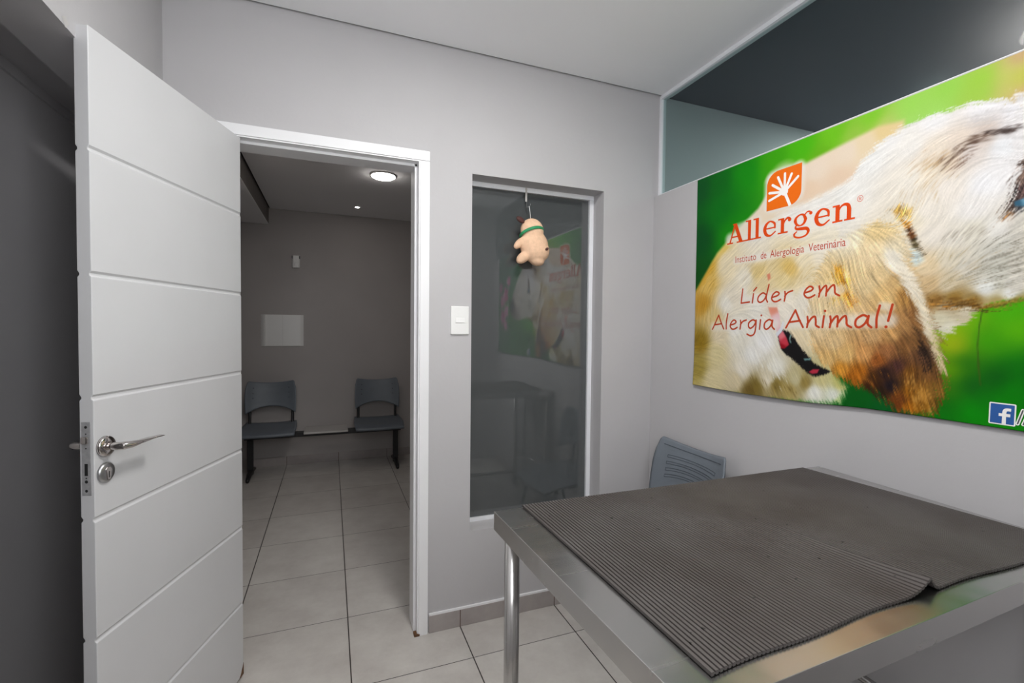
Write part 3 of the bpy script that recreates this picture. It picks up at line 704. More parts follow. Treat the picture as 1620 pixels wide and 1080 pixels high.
# ------------------------------------------------------------------ printed banner
BU, BX = 0.33, XR-0.004                        # the print starts 0.33 m from the corner; u runs away from the corner
def banner_x(u, z):
    low = max(0.0, (1.32-z)/0.19)
    return BX-0.0015-0.009*low*low*(0.7+0.3*math.sin(5*u))-0.0015*math.sin(3.1*u+2*z)**2
def bpt(u, z, lift=0.0): return Vector((banner_x(u, z)-lift, -(u+BU), z))
def banner_bottom(u):
    return float(np.interp(u, [0, .28, .57, .77, .9, 1.14, 1.9], [1.1345, 1.1305, 1.1355, 1.147, 1.1485, 1.149, 1.150]))
PAINT = {'background': [(0.0239,2.0495,0,85,30),(0.0227,1.8147,0,80,28),(0.0278,1.637,10,80,20),(0.1412,1.9342,0,115,20),(0.138,2.0465,0,105,20),(0.2738,2.0474,15,140,10),(0.2149,1.809,20,140,10),(0.4078,2.056,60,165,5),(0.5254,2.0704,75,185,10),(0.6409,2.0725,110,195,25),(0.7615,2.0828,125,200,40),(0.8669,2.0691,155,215,85),(0.8684,2.0181,160,215,100),(0.9588,2.0783,150,210,75),(0.9308,2.0289,160,215,95),(1.0405,2.0698,145,205,45),(1.0416,2.0313,150,205,60),(1.0839,2.0644,200,205,100),(1.1033,2.086,205,150,130),(1.1117,2.038,190,200,60),(1.1131,1.9906,215,165,125),(1.0792,2.022,200,190,110),(0.7996,2.0319,190,200,110),(0.7046,2.036,150,195,70),(0.5985,2.0048,100,175,20),(1.0059,1.4393,120,185,5),(1.108,1.4533,70,175,0),(0.9792,1.3866,150,185,10),(0.9942,1.3605,175,185,20),(1.0611,1.3713,60,160,0),(1.1212,1.4051,90,180,0),(0.9892,1.2897,110,160,0),(1.0234,1.3099,30,110,10),(0.9839,1.2269,60,120,10),(1.0386,1.2512,5,85,20),(1.0891,1.2737,0,75,15),(1.1303,1.294,0,110,5),(1.114,1.2521,0,135,0),(1.0656,1.2209,5,120,10),(1.0406,1.183,0,150,5),(0.985,1.1914,5,110,10),(1.1037,1.1937,10,150,0),(1.1361,1.2151,0,120,0),(0.7498,1.1754,0,90,20),(0.8254,1.1565,0,90,30),(0.8776,1.1458,0,75,35),(0.9567,1.1506,0,120,10),(1.25,2.05,180,160,110),(1.35,1.95,60,140,90),(1.5,1.95,40,120,80),(1.7,2.0,30,90,60),(1.85,1.95,40,110,70),(1.3,1.3,40,120,40),(1.5,1.25,60,140,70),(1.7,1.3,70,120,80),(1.85,1.25,90,140,100),(1.6,2.05,60,130,90)],'layers': [
 {'poly': [(-0.0232,1.5512),(0.0439,1.6354),(0.1287,1.7403),(0.2315,1.8194),(0.3403,1.8878),(0.4103,1.9696),(0.5075,2.0002),(0.6205,2.0193),(0.7047,2.0318),(0.7812,2.0431),(0.8514,2.0343),(0.872,1.8953),(0.6037,1.8265),(0.347,1.6575),(0.1183,1.4574),(-0.0153,1.2784)],'soft': 0.02,'ragged': 0,'fur': 0.0,'cols': [(0.3403,1.8878,238,222,200),(0.425,1.9411,235,215,190),(0.1827,1.7324,235,205,110),(0.2322,1.7924,240,215,160),(0.1134,1.6288,225,170,50),(0.0473,1.5177,200,150,40),(0.5765,1.9674,238,220,200),(0.5546,1.9061,235,208,180),(0.6854,1.997,236,218,196),(0.6672,1.9076,232,205,178),(0.7997,2.026,230,205,150),(0.7447,2.0069,235,215,180),(0.0226,1.3998,150,130,20),(0.022,1.2804,140,120,30),(0.1867,1.5942,238,220,190)]},
 {'poly': [(-0.044,1.5371),(0.0525,1.6112),(0.1038,1.7011),(0.2493,1.776),(0.4279,1.8431),(0.5793,1.8725),(0.6985,1.8986),(0.8053,1.8384),(0.8462,1.6356),(0.6845,1.317),(0.6761,1.2408),(0.7127,1.2083),(0.6893,1.1537),(0.6239,1.1393),(0.3627,1.1197),(-0.0107,1.1207)],'soft': 0.03,'ragged': 1,'fur': 0.035,'cols': [(0.1891,1.5112,240,235,222),(0.2436,1.4009,241,238,230),(0.3856,1.3511,243,241,238),(0.1576,1.3724,232,217,185),(0.2816,1.2282,236,229,214),(0.3515,1.5038,240,236,226),(0.0736,1.6905,215,170,60),(0.0473,1.5177,200,150,50),(0.0364,1.3406,150,120,30),(0.0278,1.2211,170,150,70),(0.0761,1.6034,230,190,100),(0.1183,1.4574,225,200,140),(0.1843,1.6771,240,225,190),(0.1418,1.287,225,210,160),(0.1266,1.1717,225,210,165),(0.2499,1.1848,215,200,165),(0.2618,1.3474,235,230,215),(0.2229,1.5369,235,225,205),(0.3545,1.4014,240,238,232),(0.327,1.2973,240,238,232),(0.4451,1.2547,235,232,220),(0.4044,1.2012,225,215,190),(0.3554,1.165,130,110,50),(0.4471,1.186,140,120,60),(0.5009,1.1755,170,150,90),(0.3314,1.1465,110,90,40),(0.5255,1.214,200,190,150),(0.563,1.2064,150,130,70),(0.6214,1.2241,205,195,140),(0.5997,1.1765,235,235,225),(0.6673,1.1744,225,228,215),(0.6873,1.2204,200,195,120),(0.6892,1.1559,210,225,160),(0.3478,1.6318,225,200,140),(0.3789,1.5782,225,205,160),(0.4623,1.5954,232,212,160),(0.4877,1.6286,225,190,110),(0.2864,1.6122,238,230,212),(0.564,1.5856,235,218,180),(0.6083,1.6703,238,228,208),(0.5375,1.6576,236,222,190),(0.3433,1.7854,238,232,220),(0.5076,1.8255,240,236,230),(0.603,1.8488,241,238,232),(0.6891,1.8697,241,239,234),(0.3455,1.7087,236,226,205),(0.7565,1.9322,240,238,234),(0.7127,1.7594,240,236,228),(0.6731,1.7036,238,228,205),(0.7888,1.7833,240,234,222),(0.5423,1.4951,236,228,212),(0.4658,1.4745,238,230,215),(0.5214,1.3551,232,215,180),(0.424,1.5005,236,222,205)]},
 {'poly': [(0.6484,1.816),(0.6985,1.8986),(0.7309,1.9506),(0.7828,1.9872),(0.8352,2.0104),(0.8846,2.0171),(0.9311,2.0199),(0.9888,2.0163),(1.0424,2.0063),(1.0921,1.989),(1.1386,1.9637),(1.1531,1.4766),(1.1192,1.472),(1.0711,1.4644),(1.0458,1.452),(1.02,1.4252),(0.9929,1.4044),(0.9706,1.3829),(0.9341,1.4042),(0.8128,1.5815),(0.6731,1.7036)],'soft': 0.01,'ragged': 1.5,'fur': 0.03,'cols': [(0.6898,1.8485,241,239,234),(0.7559,1.9526,240,239,236),(0.8182,1.9996,240,238,236),(0.9313,2.0108,240,238,238),(1.0426,1.9979,238,236,238),(1.1105,1.9605,235,234,238),(0.8704,1.952,240,236,230),(0.9343,1.9112,235,222,205),(0.9918,1.9172,230,215,200),(1.0449,1.9194,205,190,180),(1.0944,1.9118,220,216,216),(0.9206,1.8616,240,228,208),(0.9648,1.8744,226,208,185),(1.02,1.8817,225,215,208),(1.0835,1.8759,235,236,238),(0.8731,1.8575,241,234,222),(0.9671,1.7946,240,232,222),(1.0488,1.7891,242,241,242),(1.0854,1.811,240,238,238),(1.0245,1.7284,240,236,232),(0.9238,1.7519,240,232,220),(0.9412,1.6759,238,230,218),(0.9854,1.6591,230,224,212),(1.0262,1.6688,225,220,205),(1.0775,1.6672,235,232,225),(1.1153,1.6836,225,215,205),(0.877,1.7252,238,228,205),(0.9729,1.5995,222,212,190),(0.9287,1.5872,230,208,170),(1.0155,1.5767,222,216,202),(1.0669,1.6035,212,209,198),(1.1148,1.6203,205,204,195),(1.1165,1.5645,190,186,172),(1.0809,1.5525,210,208,196),(1.1176,1.5246,210,210,202),(1.0569,1.5134,232,233,228),(1.1068,1.4935,235,236,232),(0.9303,1.5323,215,185,140),(0.975,1.5286,212,198,170),(0.9468,1.4857,165,125,65),(0.9904,1.4887,150,115,50),(1.0318,1.4796,150,120,60),(0.9769,1.4629,195,180,150),(1.0191,1.4562,215,205,180),(1.0833,1.4705,170,150,90),(1.1191,1.4768,165,150,70),(0.9633,1.4312,215,208,180),(0.9787,1.4044,225,220,200)]},
 {'poly': [(1.1,2.0),(1.25,1.95),(1.38,1.85),(1.5,1.72),(1.56,1.6),(1.52,1.5),(1.4,1.46),(1.25,1.48),(1.1,1.5)],'soft': 0.015,'ragged': 1.5,'fur': 0.05,'cols': [(1.15,1.9,235,232,232),(1.3,1.8,225,220,212),(1.4,1.65,215,205,195),(1.2,1.6,215,210,198),(1.5,1.58,120,100,95)]},
 {'poly': [(0.8517,1.7401),(0.8772,1.7215),(0.8913,1.6813),(0.9086,1.6358),(0.9185,1.6159),(0.8961,1.6284),(0.879,1.6591),(0.8679,1.6988)],'soft': 0.012,'ragged': 1,'fur': 0.2,'cols': [(0.8604,1.7287,200,140,50),(0.8783,1.6837,95,55,25),(0.892,1.6569,80,70,45),(0.912,1.6261,170,150,120)]},
 {'poly': [(0.8285,1.7702),(0.8505,1.7804),(0.8841,1.7611),(0.8768,1.7347),(0.8431,1.7419)],'soft': 0.02,'ragged': 1.5,'fur': 0.2,'cols': [(0.8425,1.7612,215,170,90),(0.8759,1.763,215,180,110)]},
 {'poly': [(0.8794,1.6459),(0.904,1.6309),(0.9158,1.6034),(0.8972,1.591),(0.8807,1.6024)],'soft': 0.02,'ragged': 0,'fur': 0.08,'cols': [(0.8961,1.6284,215,228,225)]},
 {'poly': [(0.6309,1.667),(0.7038,1.7194),(0.7807,1.7453),(0.8437,1.7226),(0.8724,1.6602),(0.8872,1.6016),(0.8983,1.5536),(0.9221,1.4962),(0.9427,1.4224),(0.9628,1.3504),(0.9749,1.2884),(0.9776,1.244),(0.9702,1.1981),(0.9535,1.1591),(0.9102,1.1497),(0.8605,1.1525),(0.8246,1.1822),(0.7968,1.1983),(0.7487,1.2127),(0.7081,1.2248),(0.6607,1.2502),(0.6195,1.2866),(0.5831,1.3388),(0.5638,1.4254),(0.5766,1.5617)],'soft': 0.014,'ragged': 2,'fur': 0.085,'cols': [(0.7044,1.6983,238,225,195),(0.7909,1.7134,232,205,150),(0.7743,1.6461,236,212,170),(0.8289,1.6382,236,222,190),(0.8128,1.5815,228,200,150),(0.7583,1.5466,232,205,155),(0.6769,1.5748,232,205,150),(0.6361,1.4909,230,205,160),(0.722,1.4451,222,190,140),(0.8152,1.5024,222,185,125),(0.8485,1.5584,205,170,115),(0.8755,1.4989,175,130,70),(0.9016,1.4414,150,105,60),(0.8694,1.423,175,130,80),(0.8363,1.3841,190,145,90),(0.7821,1.3832,200,160,110),(0.6619,1.3594,222,190,140),(0.6161,1.4026,228,200,155),(0.5917,1.4477,232,210,170),(0.7053,1.3182,222,180,115),(0.6419,1.2926,220,180,115),(0.7649,1.3215,205,150,90),(0.6861,1.2633,205,140,50),(0.7474,1.2583,180,105,25),(0.7281,1.2354,165,95,20),(0.8029,1.3035,150,85,35),(0.829,1.3349,150,100,60),(0.7954,1.2466,70,40,15),(0.8222,1.2652,45,28,25),(0.841,1.2278,35,25,30),(0.8565,1.2878,75,45,40),(0.7868,1.2214,60,30,10),(0.8149,1.2047,45,28,15),(0.8714,1.3561,130,90,50),(0.9118,1.3669,130,90,50),(0.921,1.3208,105,70,45),(0.9378,1.276,120,80,40),(0.8904,1.2716,110,70,25),(0.8921,1.2149,135,85,20),(0.8678,1.1924,110,60,20),(0.9243,1.2098,160,110,40),(0.9178,1.1622,150,95,15),(0.9546,1.2231,140,100,40),(0.9631,1.188,110,75,20),(0.8935,1.1676,165,100,20),(0.8599,1.1718,110,55,15),(0.9487,1.1675,130,90,25),(0.9285,1.3305,70,50,35)]},
 {'poly': [(0.8108,1.6506),(0.8548,1.6344),(0.8983,1.5536),(0.9205,1.4963),(0.9412,1.4224),(0.9662,1.3326),(0.9767,1.2761),(0.9678,1.2788),(0.9484,1.3316),(0.922,1.3949),(0.8941,1.4791),(0.857,1.5575),(0.8157,1.6048)],'soft': 0.016,'ragged': 1,'fur': 0.05,'cols': [(0.8291,1.6284,240,232,215),(0.8821,1.5551,238,228,208),(0.9253,1.4409,236,224,198),(0.9591,1.3232,228,208,170)]},
 {'poly': [(0.9059,1.404),(0.9228,1.3672),(0.9431,1.3039),(0.9347,1.2794),(0.9144,1.3297)],'soft': 0.012,'ragged': 1.5,'fur': 0.2,'cols': [(0.9254,1.3303,55,38,28)]},
 {'poly': [(0.6502,1.61),(0.6757,1.6177),(0.6937,1.5732),(0.7114,1.5295),(0.7326,1.4906),(0.7211,1.4765),(0.6896,1.5012),(0.6535,1.4944),(0.6741,1.5278),(0.6687,1.5648)],'soft': 0.02,'ragged': 2.5,'fur': 0.2,'cols': [(0.672,1.5967,225,165,60),(0.6947,1.5413,225,150,35),(0.7206,1.4912,220,150,60),(0.662,1.5027,225,180,90)]},
 {'poly': [(0.4443,1.3749),(0.468,1.3995),(0.4947,1.3878),(0.5264,1.3553),(0.5598,1.3148),(0.5919,1.2801),(0.6292,1.2651),(0.6562,1.2563),(0.6388,1.2437),(0.6027,1.2312),(0.5789,1.238),(0.5288,1.2732),(0.4868,1.3013),(0.4595,1.3216)],'soft': 0.005,'ragged': 0.5,'fur': 0.0,'cols': [(0.5228,1.3081,24,22,24),(0.4686,1.3778,20,16,22)]},
 {'poly': [(0.447,1.3749),(0.4654,1.3947),(0.4822,1.3684),(0.4935,1.3424),(0.4754,1.3272),(0.4593,1.3265)],'soft': 0.005,'cols': [(0.4606,1.3776,225,120,130),(0.4747,1.3537,200,60,75),(0.4646,1.3316,150,15,30)]},
 {'poly': [(0.5763,1.2469),(0.5903,1.2573),(0.6135,1.2593),(0.607,1.2452),(0.5884,1.2412)],'soft': 0.005,'cols': [(0.5928,1.2507,190,50,70)]},
 {'poly': [(0.4975,1.3806),(0.5028,1.3784),(0.4981,1.3616),(0.5037,1.3475),(0.4958,1.352),(0.4928,1.3662)],'soft': 0.003,'cols': [(0.498,1.3664,120,150,145)]},
 {'poly': [(0.5531,1.2935),(0.5749,1.2949),(0.5842,1.3024),(0.5798,1.2907),(0.5582,1.2869)],'soft': 0.003,'cols': [(0.5678,1.2922,110,150,150)]},
 {'poly': [(0.3989,1.4867),(0.4383,1.4852),(0.4501,1.4555),(0.4571,1.4019),(0.447,1.3774),(0.4293,1.4141),(0.4114,1.4514)],'soft': 0.008,'cols': [(0.4218,1.4809,232,150,125),(0.4397,1.4386,238,200,205),(0.4462,1.4018,236,190,195)]},
 {'poly': [(0.4357,1.3846),(0.457,1.4068),(0.4644,1.431),(0.4725,1.4261),(0.4628,1.3922),(0.4417,1.3699)],'soft': 0.004,'cols': [(0.4571,1.4019,222,224,232)]},
 {'poly': [(0.3894,1.6173),(0.4036,1.6208),(0.407,1.6006),(0.3959,1.5917)],'soft': 0.006,'cols': [(0.3983,1.6065,225,140,110)]},
 {'poly': [(1.1421,1.8473),(1.1203,1.8237),(1.1108,1.7953),(1.1049,1.7574),(1.1031,1.7388),(1.0907,1.7162),(1.0866,1.6897),(1.0985,1.6952),(1.1123,1.7048),(1.1295,1.7071),(1.1462,1.7078)],'soft': 0.014,'ragged': 2,'fur': 0.25,'cols': [(1.1157,1.7859,110,90,80),(1.1134,1.7472,80,62,60),(1.1001,1.7188,70,55,50),(1.0888,1.6973,120,90,60),(1.1215,1.7058,60,60,65)]},
 {'poly': [(1.1058,1.727),(1.1253,1.7315),(1.1455,1.731),(1.1462,1.7093),(1.1213,1.7121),(1.1073,1.7155)],'soft': 0.006,'cols': [(1.1141,1.7217,50,95,120),(1.1255,1.7252,110,160,185)]},
 {'poly': [(0.9315,1.492),(0.9766,1.4753),(1.0318,1.4796),(1.0532,1.4651),(1.0832,1.4738),(1.1304,1.4825),(1.1529,1.4828),(1.1532,1.4735),(1.1076,1.4662),(1.0536,1.4517),(1.0188,1.4665),(0.977,1.4611),(0.9382,1.4698)],'soft': 0.012,'ragged': 1.5,'fur': 0.2,'cols': [(0.947,1.4803,150,105,45),(1.0321,1.4711,120,85,30),(1.1074,1.4726,130,115,40)]},
 {'poly': [(1.0508,1.4585),(1.0534,1.4584),(1.0472,1.4047),(1.0461,1.354),(1.052,1.2867),(1.0556,1.2532),(1.053,1.2529),(1.0463,1.3031),(1.0432,1.3623),(1.0457,1.4131)],'soft': 0.003,'cols': [(1.0482,1.3709,60,90,20)]},
 {'poly': [(1.48,1.66),(1.55,1.66),(1.58,1.6),(1.55,1.53),(1.49,1.55)],'soft': 0.02,'cols': [(1.5,1.6,40,30,32)]},
 {'poly': [(1.685,1.85),(1.6676,1.8655),(1.6483,1.8706),(1.6494,1.8904),(1.6401,1.9118),(1.62,1.9),(1.6092,1.8833),(1.5906,1.8904),(1.5674,1.8882),(1.5724,1.8655),(1.585,1.85),(1.5725,1.8346),(1.5674,1.8118),(1.5906,1.8095),(1.6092,1.8167),(1.62,1.8),(1.6401,1.7882),(1.6494,1.8095),(1.6483,1.8294),(1.6675,1.8345)],'soft': 0.02,'cols': [(1.62,1.85,215,90,150),(1.6700000000000002,1.85,250,200,225)]},
 {'poly': [(1.791,1.72),(1.7666,1.7416),(1.7396,1.7488),(1.7411,1.7766),(1.7281,1.8065),(1.7,1.79),(1.6849,1.7666),(1.6589,1.7766),(1.6264,1.7735),(1.6334,1.7416),(1.651,1.72),(1.6334,1.6984),(1.6264,1.6665),(1.6588,1.6634),(1.6849,1.6734),(1.7,1.65),(1.7281,1.6334),(1.7411,1.6633),(1.7396,1.6912),(1.7666,1.6984)],'soft': 0.02,'cols': [(1.7,1.72,205,60,130),(1.77,1.72,250,200,225)]},
 {'poly': [(1.878,1.66),(1.8571,1.6785),(1.834,1.6847),(1.8353,1.7085),(1.8241,1.7342),(1.8,1.72),(1.787,1.6999),(1.7647,1.7085),(1.7369,1.7059),(1.7429,1.6785),(1.758,1.66),(1.7429,1.6415),(1.7369,1.6142),(1.7647,1.6115),(1.787,1.6201),(1.8,1.6),(1.8241,1.5858),(1.8353,1.6114),(1.834,1.6353),(1.857,1.6415)],'soft': 0.02,'cols': [(1.8,1.66,225,120,170),(1.86,1.66,250,200,225)]},
 {'poly': [(1.758,1.56),(1.7371,1.5785),(1.714,1.5847),(1.7153,1.6085),(1.7041,1.6342),(1.68,1.62),(1.667,1.5999),(1.6447,1.6085),(1.6169,1.6059),(1.6229,1.5785),(1.638,1.56),(1.6229,1.5415),(1.6169,1.5142),(1.6447,1.5115),(1.667,1.5201),(1.68,1.5),(1.7041,1.4858),(1.7153,1.5114),(1.714,1.5353),(1.737,1.5415)],'soft': 0.02,'cols': [(1.68,1.56,230,150,190),(1.74,1.56,250,200,225)]},
 {'poly': [(1.871,1.5),(1.8466,1.5216),(1.8196,1.5288),(1.8211,1.5566),(1.8081,1.5865),(1.78,1.57),(1.7649,1.5466),(1.7389,1.5566),(1.7064,1.5535),(1.7134,1.5216),(1.731,1.5),(1.7134,1.4784),(1.7064,1.4465),(1.7388,1.4434),(1.7649,1.4534),(1.78,1.43),(1.8081,1.4134),(1.8211,1.4433),(1.8196,1.4712),(1.8466,1.4784)],'soft': 0.02,'cols': [(1.78,1.5,200,70,140),(1.85,1.5,250,200,225)]},
 {'poly': [(1.765,1.42),(1.7476,1.4355),(1.7283,1.4406),(1.7294,1.4604),(1.7201,1.4818),(1.7,1.47),(1.6892,1.4533),(1.6706,1.4604),(1.6474,1.4582),(1.6524,1.4355),(1.665,1.42),(1.6525,1.4046),(1.6474,1.3818),(1.6706,1.3795),(1.6892,1.3867),(1.7,1.37),(1.7201,1.3582),(1.7294,1.3795),(1.7283,1.3994),(1.7475,1.4045)],'soft': 0.02,'cols': [(1.7,1.42,225,130,180),(1.75,1.42,250,200,225)]},
 {'poly': [(1.905,1.8),(1.8876,1.8155),(1.8683,1.8206),(1.8694,1.8404),(1.8601,1.8618),(1.84,1.85),(1.8292,1.8333),(1.8106,1.8404),(1.7874,1.8382),(1.7924,1.8155),(1.805,1.8),(1.7925,1.7846),(1.7874,1.7618),(1.8106,1.7595),(1.8292,1.7667),(1.84,1.75),(1.8601,1.7382),(1.8694,1.7595),(1.8683,1.7794),(1.8875,1.7845)],'soft': 0.02,'cols': [(1.84,1.8,210,100,160),(1.8900000000000001,1.8,250,200,225)]}],
 'hairs': [(0.9505,1.8667,0.9923,1.8999,0.0012,90,65,50,26,0.008),(0.9925,1.8912,1.0448,1.9228,0.0014,85,60,45,34,0.008),(1.0449,1.9194,1.1086,1.9095,0.0016,55,40,35,34,0.004),(0.9656,1.8478,1.0266,1.8794,0.001,120,90,75,24,0.01),(0.8972,1.8596,0.9343,1.9112,0.0011,200,165,120,34,0.018),(0.8743,1.8197,0.9661,1.8301,0.001,215,190,150,40,0.03),(1.0542,1.6053,1.128,1.5631,0.001,110,105,90,80,0.03),(1.0018,1.5783,1.129,1.5315,0.001,150,145,130,70,0.03),(0.9564,1.6642,1.0525,1.6638,0.001,170,160,145,40,0.012),(0.9297,1.5506,1.0295,1.558,0.001,175,155,115,60,0.03),(0.4859,1.6882,0.2857,1.6386,0.001,190,160,100,26,0.02),(0.1125,1.6573,0.0462,1.2818,0.0012,190,150,60,50,0.012),(0.7066,1.2757,0.8932,1.1771,0.0012,190,120,40,30,0.02),(0.891,1.2527,0.9411,1.1662,0.0012,205,150,70,60,0.015),(0.435,1.598,0.5871,1.6059,0.001,205,175,115,50,0.02),(0.3301,1.1933,0.5518,1.1702,0.0015,110,90,40,22,0.01),(0.9466,1.4948,1.032,1.4728,0.0013,110,75,25,26,0.006),(0.3575,1.299,0.4736,1.2085,0.001,255,255,250,60,0.02),(0.8192,1.3641,0.906,1.2918,0.001,110,70,35,50,0.02),(0.8666,1.5185,0.9107,1.404,0.001,120,80,40,40,0.008),(1.0174,1.9669,1.0932,1.952,0.001,205,200,200,40,0.012)],
 'flow': [(0.0803,1.4582,0.0847,1.5738),(0.1843,1.6771,0.2668,1.7334),(0.2957,1.2955,0.3454,1.1949),(0.3885,1.2501,0.4338,1.1671),(0.3478,1.6318,0.3905,1.6772),(0.5138,1.6139,0.5495,1.6674),(0.6135,1.4919,0.6275,1.4027),(0.7053,1.3182,0.7281,1.2354),(0.8227,1.2455,0.8599,1.1718),(0.9071,1.2544,0.9178,1.1622),(0.8843,1.4795,0.9107,1.404),(0.7171,1.6127,0.7361,1.507),(0.8111,1.6408,0.8479,1.5777),(0.6037,1.8265,0.6899,1.8443),(0.7297,1.8588,0.7945,1.9004),(0.8553,1.9006,0.9028,1.9367),(0.9645,1.8833,1.0056,1.9122),(1.0448,1.9228,1.1062,1.912),(1.0961,1.8555,1.1425,1.8318),(0.8754,1.7819,0.89,1.834),(0.9682,1.7591,0.9807,1.8171),(1.0498,1.7557,1.0734,1.8066),(0.9724,1.6173,0.9922,1.6665),(1.028,1.6091,1.0532,1.6387),(1.0917,1.5999,1.1323,1.6127),(1.1051,1.5498,1.1395,1.5586),(1.0171,1.5251,1.0562,1.5385),(0.9455,1.531,0.9742,1.5552),(0.9771,1.4576,1.0189,1.4631),(1.0428,1.9896,1.0926,1.9745),(0.8525,1.9961,0.9165,1.9988),(0.4971,1.3067,0.5374,1.2387),(0.0879,1.1968,0.1988,1.1794),(1.1108,1.7558,1.1192,1.7849),(1.3,1.8,1.35,1.76)],
 'glow': [(0.2,1.79,0.35,1.8,0.022,0.8),(0.24,1.83,0.34,1.84,0.016,0.7),(0.36,1.79,0.5,1.79,0.022,0.8),(0.5,1.79,0.64,1.79,0.028,0.8),(0.54,1.755,0.54,1.755,0.025,0.7),(0.6,1.8,0.72,1.8,0.024,0.8),(0.733,1.829,0.733,1.829,0.014,0.7),(0.235,1.69,0.69,1.69,0.013,0.75),(0.4,1.995,0.51,1.995,0.02,0.9),(0.4,1.88,0.51,1.9,0.02,0.9),(0.392,1.89,0.392,1.98,0.02,0.9),(0.515,1.92,0.515,2.0,0.02,0.9),(0.45,1.9,0.45,1.98,0.045,0.9),(0.28,1.52,0.49,1.53,0.016,0.62),(0.28,1.56,0.28,1.52,0.014,0.6),(0.55,1.535,0.68,1.535,0.017,0.62),(0.12,1.41,0.43,1.42,0.018,0.66),(0.49,1.425,0.83,1.43,0.02,0.7),(0.5,1.45,0.52,1.45,0.014,0.5),(0.81,1.475,0.83,1.47,0.012,0.6)]}

def poly_sd(P, X, Y):
    """signed distance to a polygon, negative inside"""
    P = np.asarray(P, float); n = len(P)
    d2 = np.full(X.shape, 1e9); inside = np.zeros(X.shape, bool)
    for i in range(n):
        ax, ay = P[i]; bx, by = P[(i+1) % n]
        ex, ey = bx-ax, by-ay
        t = np.clip(((X-ax)*ex+(Y-ay)*ey)/(ex*ex+ey*ey+1e-12), 0, 1)
        d2 = np.minimum(d2, (X-ax-t*ex)**2+(Y-ay-t*ey)**2)
        c = (ay > Y) != (by > Y)
        inside ^= c & (X < ax+(Y-ay)*ex/(ey if abs(ey) > 1e-12 else 1e-12))
    return np.where(inside, -1, 1)*np.sqrt(d2)

def blend(C, X, Y, p=1.7, s=1e-5):
    """smoothly interpolated values of scattered points (x, y, values...)"""
    C = np.asarray(C, float); w = 0; acc = 0
    for c in C:
        k = 1/((X-c[0])**2+(Y-c[1])**2+s)**p
        w = w+k; acc = acc+k[..., None]*c[2:]
    return acc/w[..., None]

def fur(FL, X, Y, seed, steps=9, step=1.0):
    rng = np.random.default_rng(seed)
    H, Wd = X.shape
    V = blend([(a, b, c-a, d-b) for a, b, c, d in FL], X, Y, 1.2)
    L = np.sqrt((V**2).sum(-1))+1e-9
    dx, dy = V[..., 0]/L, V[..., 1]/L
    N = rng.standard_normal((H, Wd)); out = np.zeros((H, Wd))
    J, I = np.meshgrid(np.arange(Wd), np.arange(H))
    for sgn in (1, -1):
        x = J.astype(float); y = I.astype(float)
        for k in range(steps):
            xi = np.clip(np.round(x).astype(int), 0, Wd-1); yi = np.clip(np.round(y).astype(int), 0, H-1)
            out += N[yi, xi]
            x = x+sgn*step*dx[yi, xi]; y = y+sgn*step*dy[yi, xi]
    return out/out.std()

def paint_banner(nu, nv, U0, U1, V0, V1):
    u = np.linspace(U0, U1, nu); v = np.linspace(V0, V1, nv)
    X, Y = np.meshgrid(u, v)
    img = blend(PAINT['background'], X, Y, 1.6, 9e-4)
    rng = np.random.default_rng(3)
    warp = 0.004*fur(PAINT['flow'], X, Y, 11, 5)
    F = fur(PAINT['flow'], X, Y, 5, 7)
    F2 = fur(PAINT['flow'], X, Y, 8, 14)
    for L in PAINT['layers']:
        d = poly_sd(L['poly'], X, Y) + warp*L.get('ragged', 0)
        m = np.clip(0.5-d/L['soft'], 0, 1); m = m*m*(3-2*m)
        c = blend(L['cols'], X, Y, L.get('p', 1.7)) if len(L['cols']) > 1 else np.broadcast_to(np.array(L['cols'][0][2:], float), X.shape+(3,))
        a = L.get('fur', 0)
        if a:
            amp = a*(1+1.2*np.clip(0.8-c.mean(-1)/255, 0, 1))
            c = c*(1+amp*0.6*F+amp*0.7*F2)[..., None]
        img = img*(1-m[..., None])+c*m[..., None]
    for (x0, y0, x1, y1, wd, r, g, b, n, jit) in PAINT['hairs']:      # tufts of dark hairs
        for k in range(int(n)):
            t = rng.random(); jx, jy = rng.normal(0, jit, 2)
            cx, cy = x0+(x1-x0)*t+jx, y0+(y1-y0)*t+jy
            fl = blend([(p[0], p[1], p[2]-p[0], p[3]-p[1]) for p in PAINT['flow']], np.array([[cx]]), np.array([[cy]]), 1.2)[0, 0]
            fl = fl/np.linalg.norm(fl); ln = 0.006+0.008*rng.random()
            i0 = int((cx-U0)/(U1-U0)*(nu-1)); j0 = int((cy-V0)/(V1-V0)*(nv-1))
            s = slice(max(j0-9, 0), j0+10), slice(max(i0-9, 0), i0+10)
            xx, yy = X[s]-cx, Y[s]-cy
            if xx.size == 0: continue
            al = xx*fl[0]+yy*fl[1]; ac = -xx*fl[1]+yy*fl[0]
            m = np.exp(-(al/ln)**2-(ac/wd)**2)[..., None]*0.75
            img[s] = img[s]*(1-m)+np.array([r, g, b])*m
    # pale glow printed behind the lettering
    for (x0, y0, x1, y1, rad, st) in PAINT['glow']:
        ex, ey = x1-x0, y1-y0
        t = np.clip(((X-x0)*ex+(Y-y0)*ey)/(ex*ex+ey*ey+1e-12), 0, 1)
        d = np.sqrt((X-x0-t*ex)**2+(Y-y0-t*ey)**2)
        m = (st*np.clip(1.6-d/rad, 0, 1))[..., None]
        img = img*(1-m)+np.array([240, 235, 226])*m
    return np.clip(img, 0, 255)


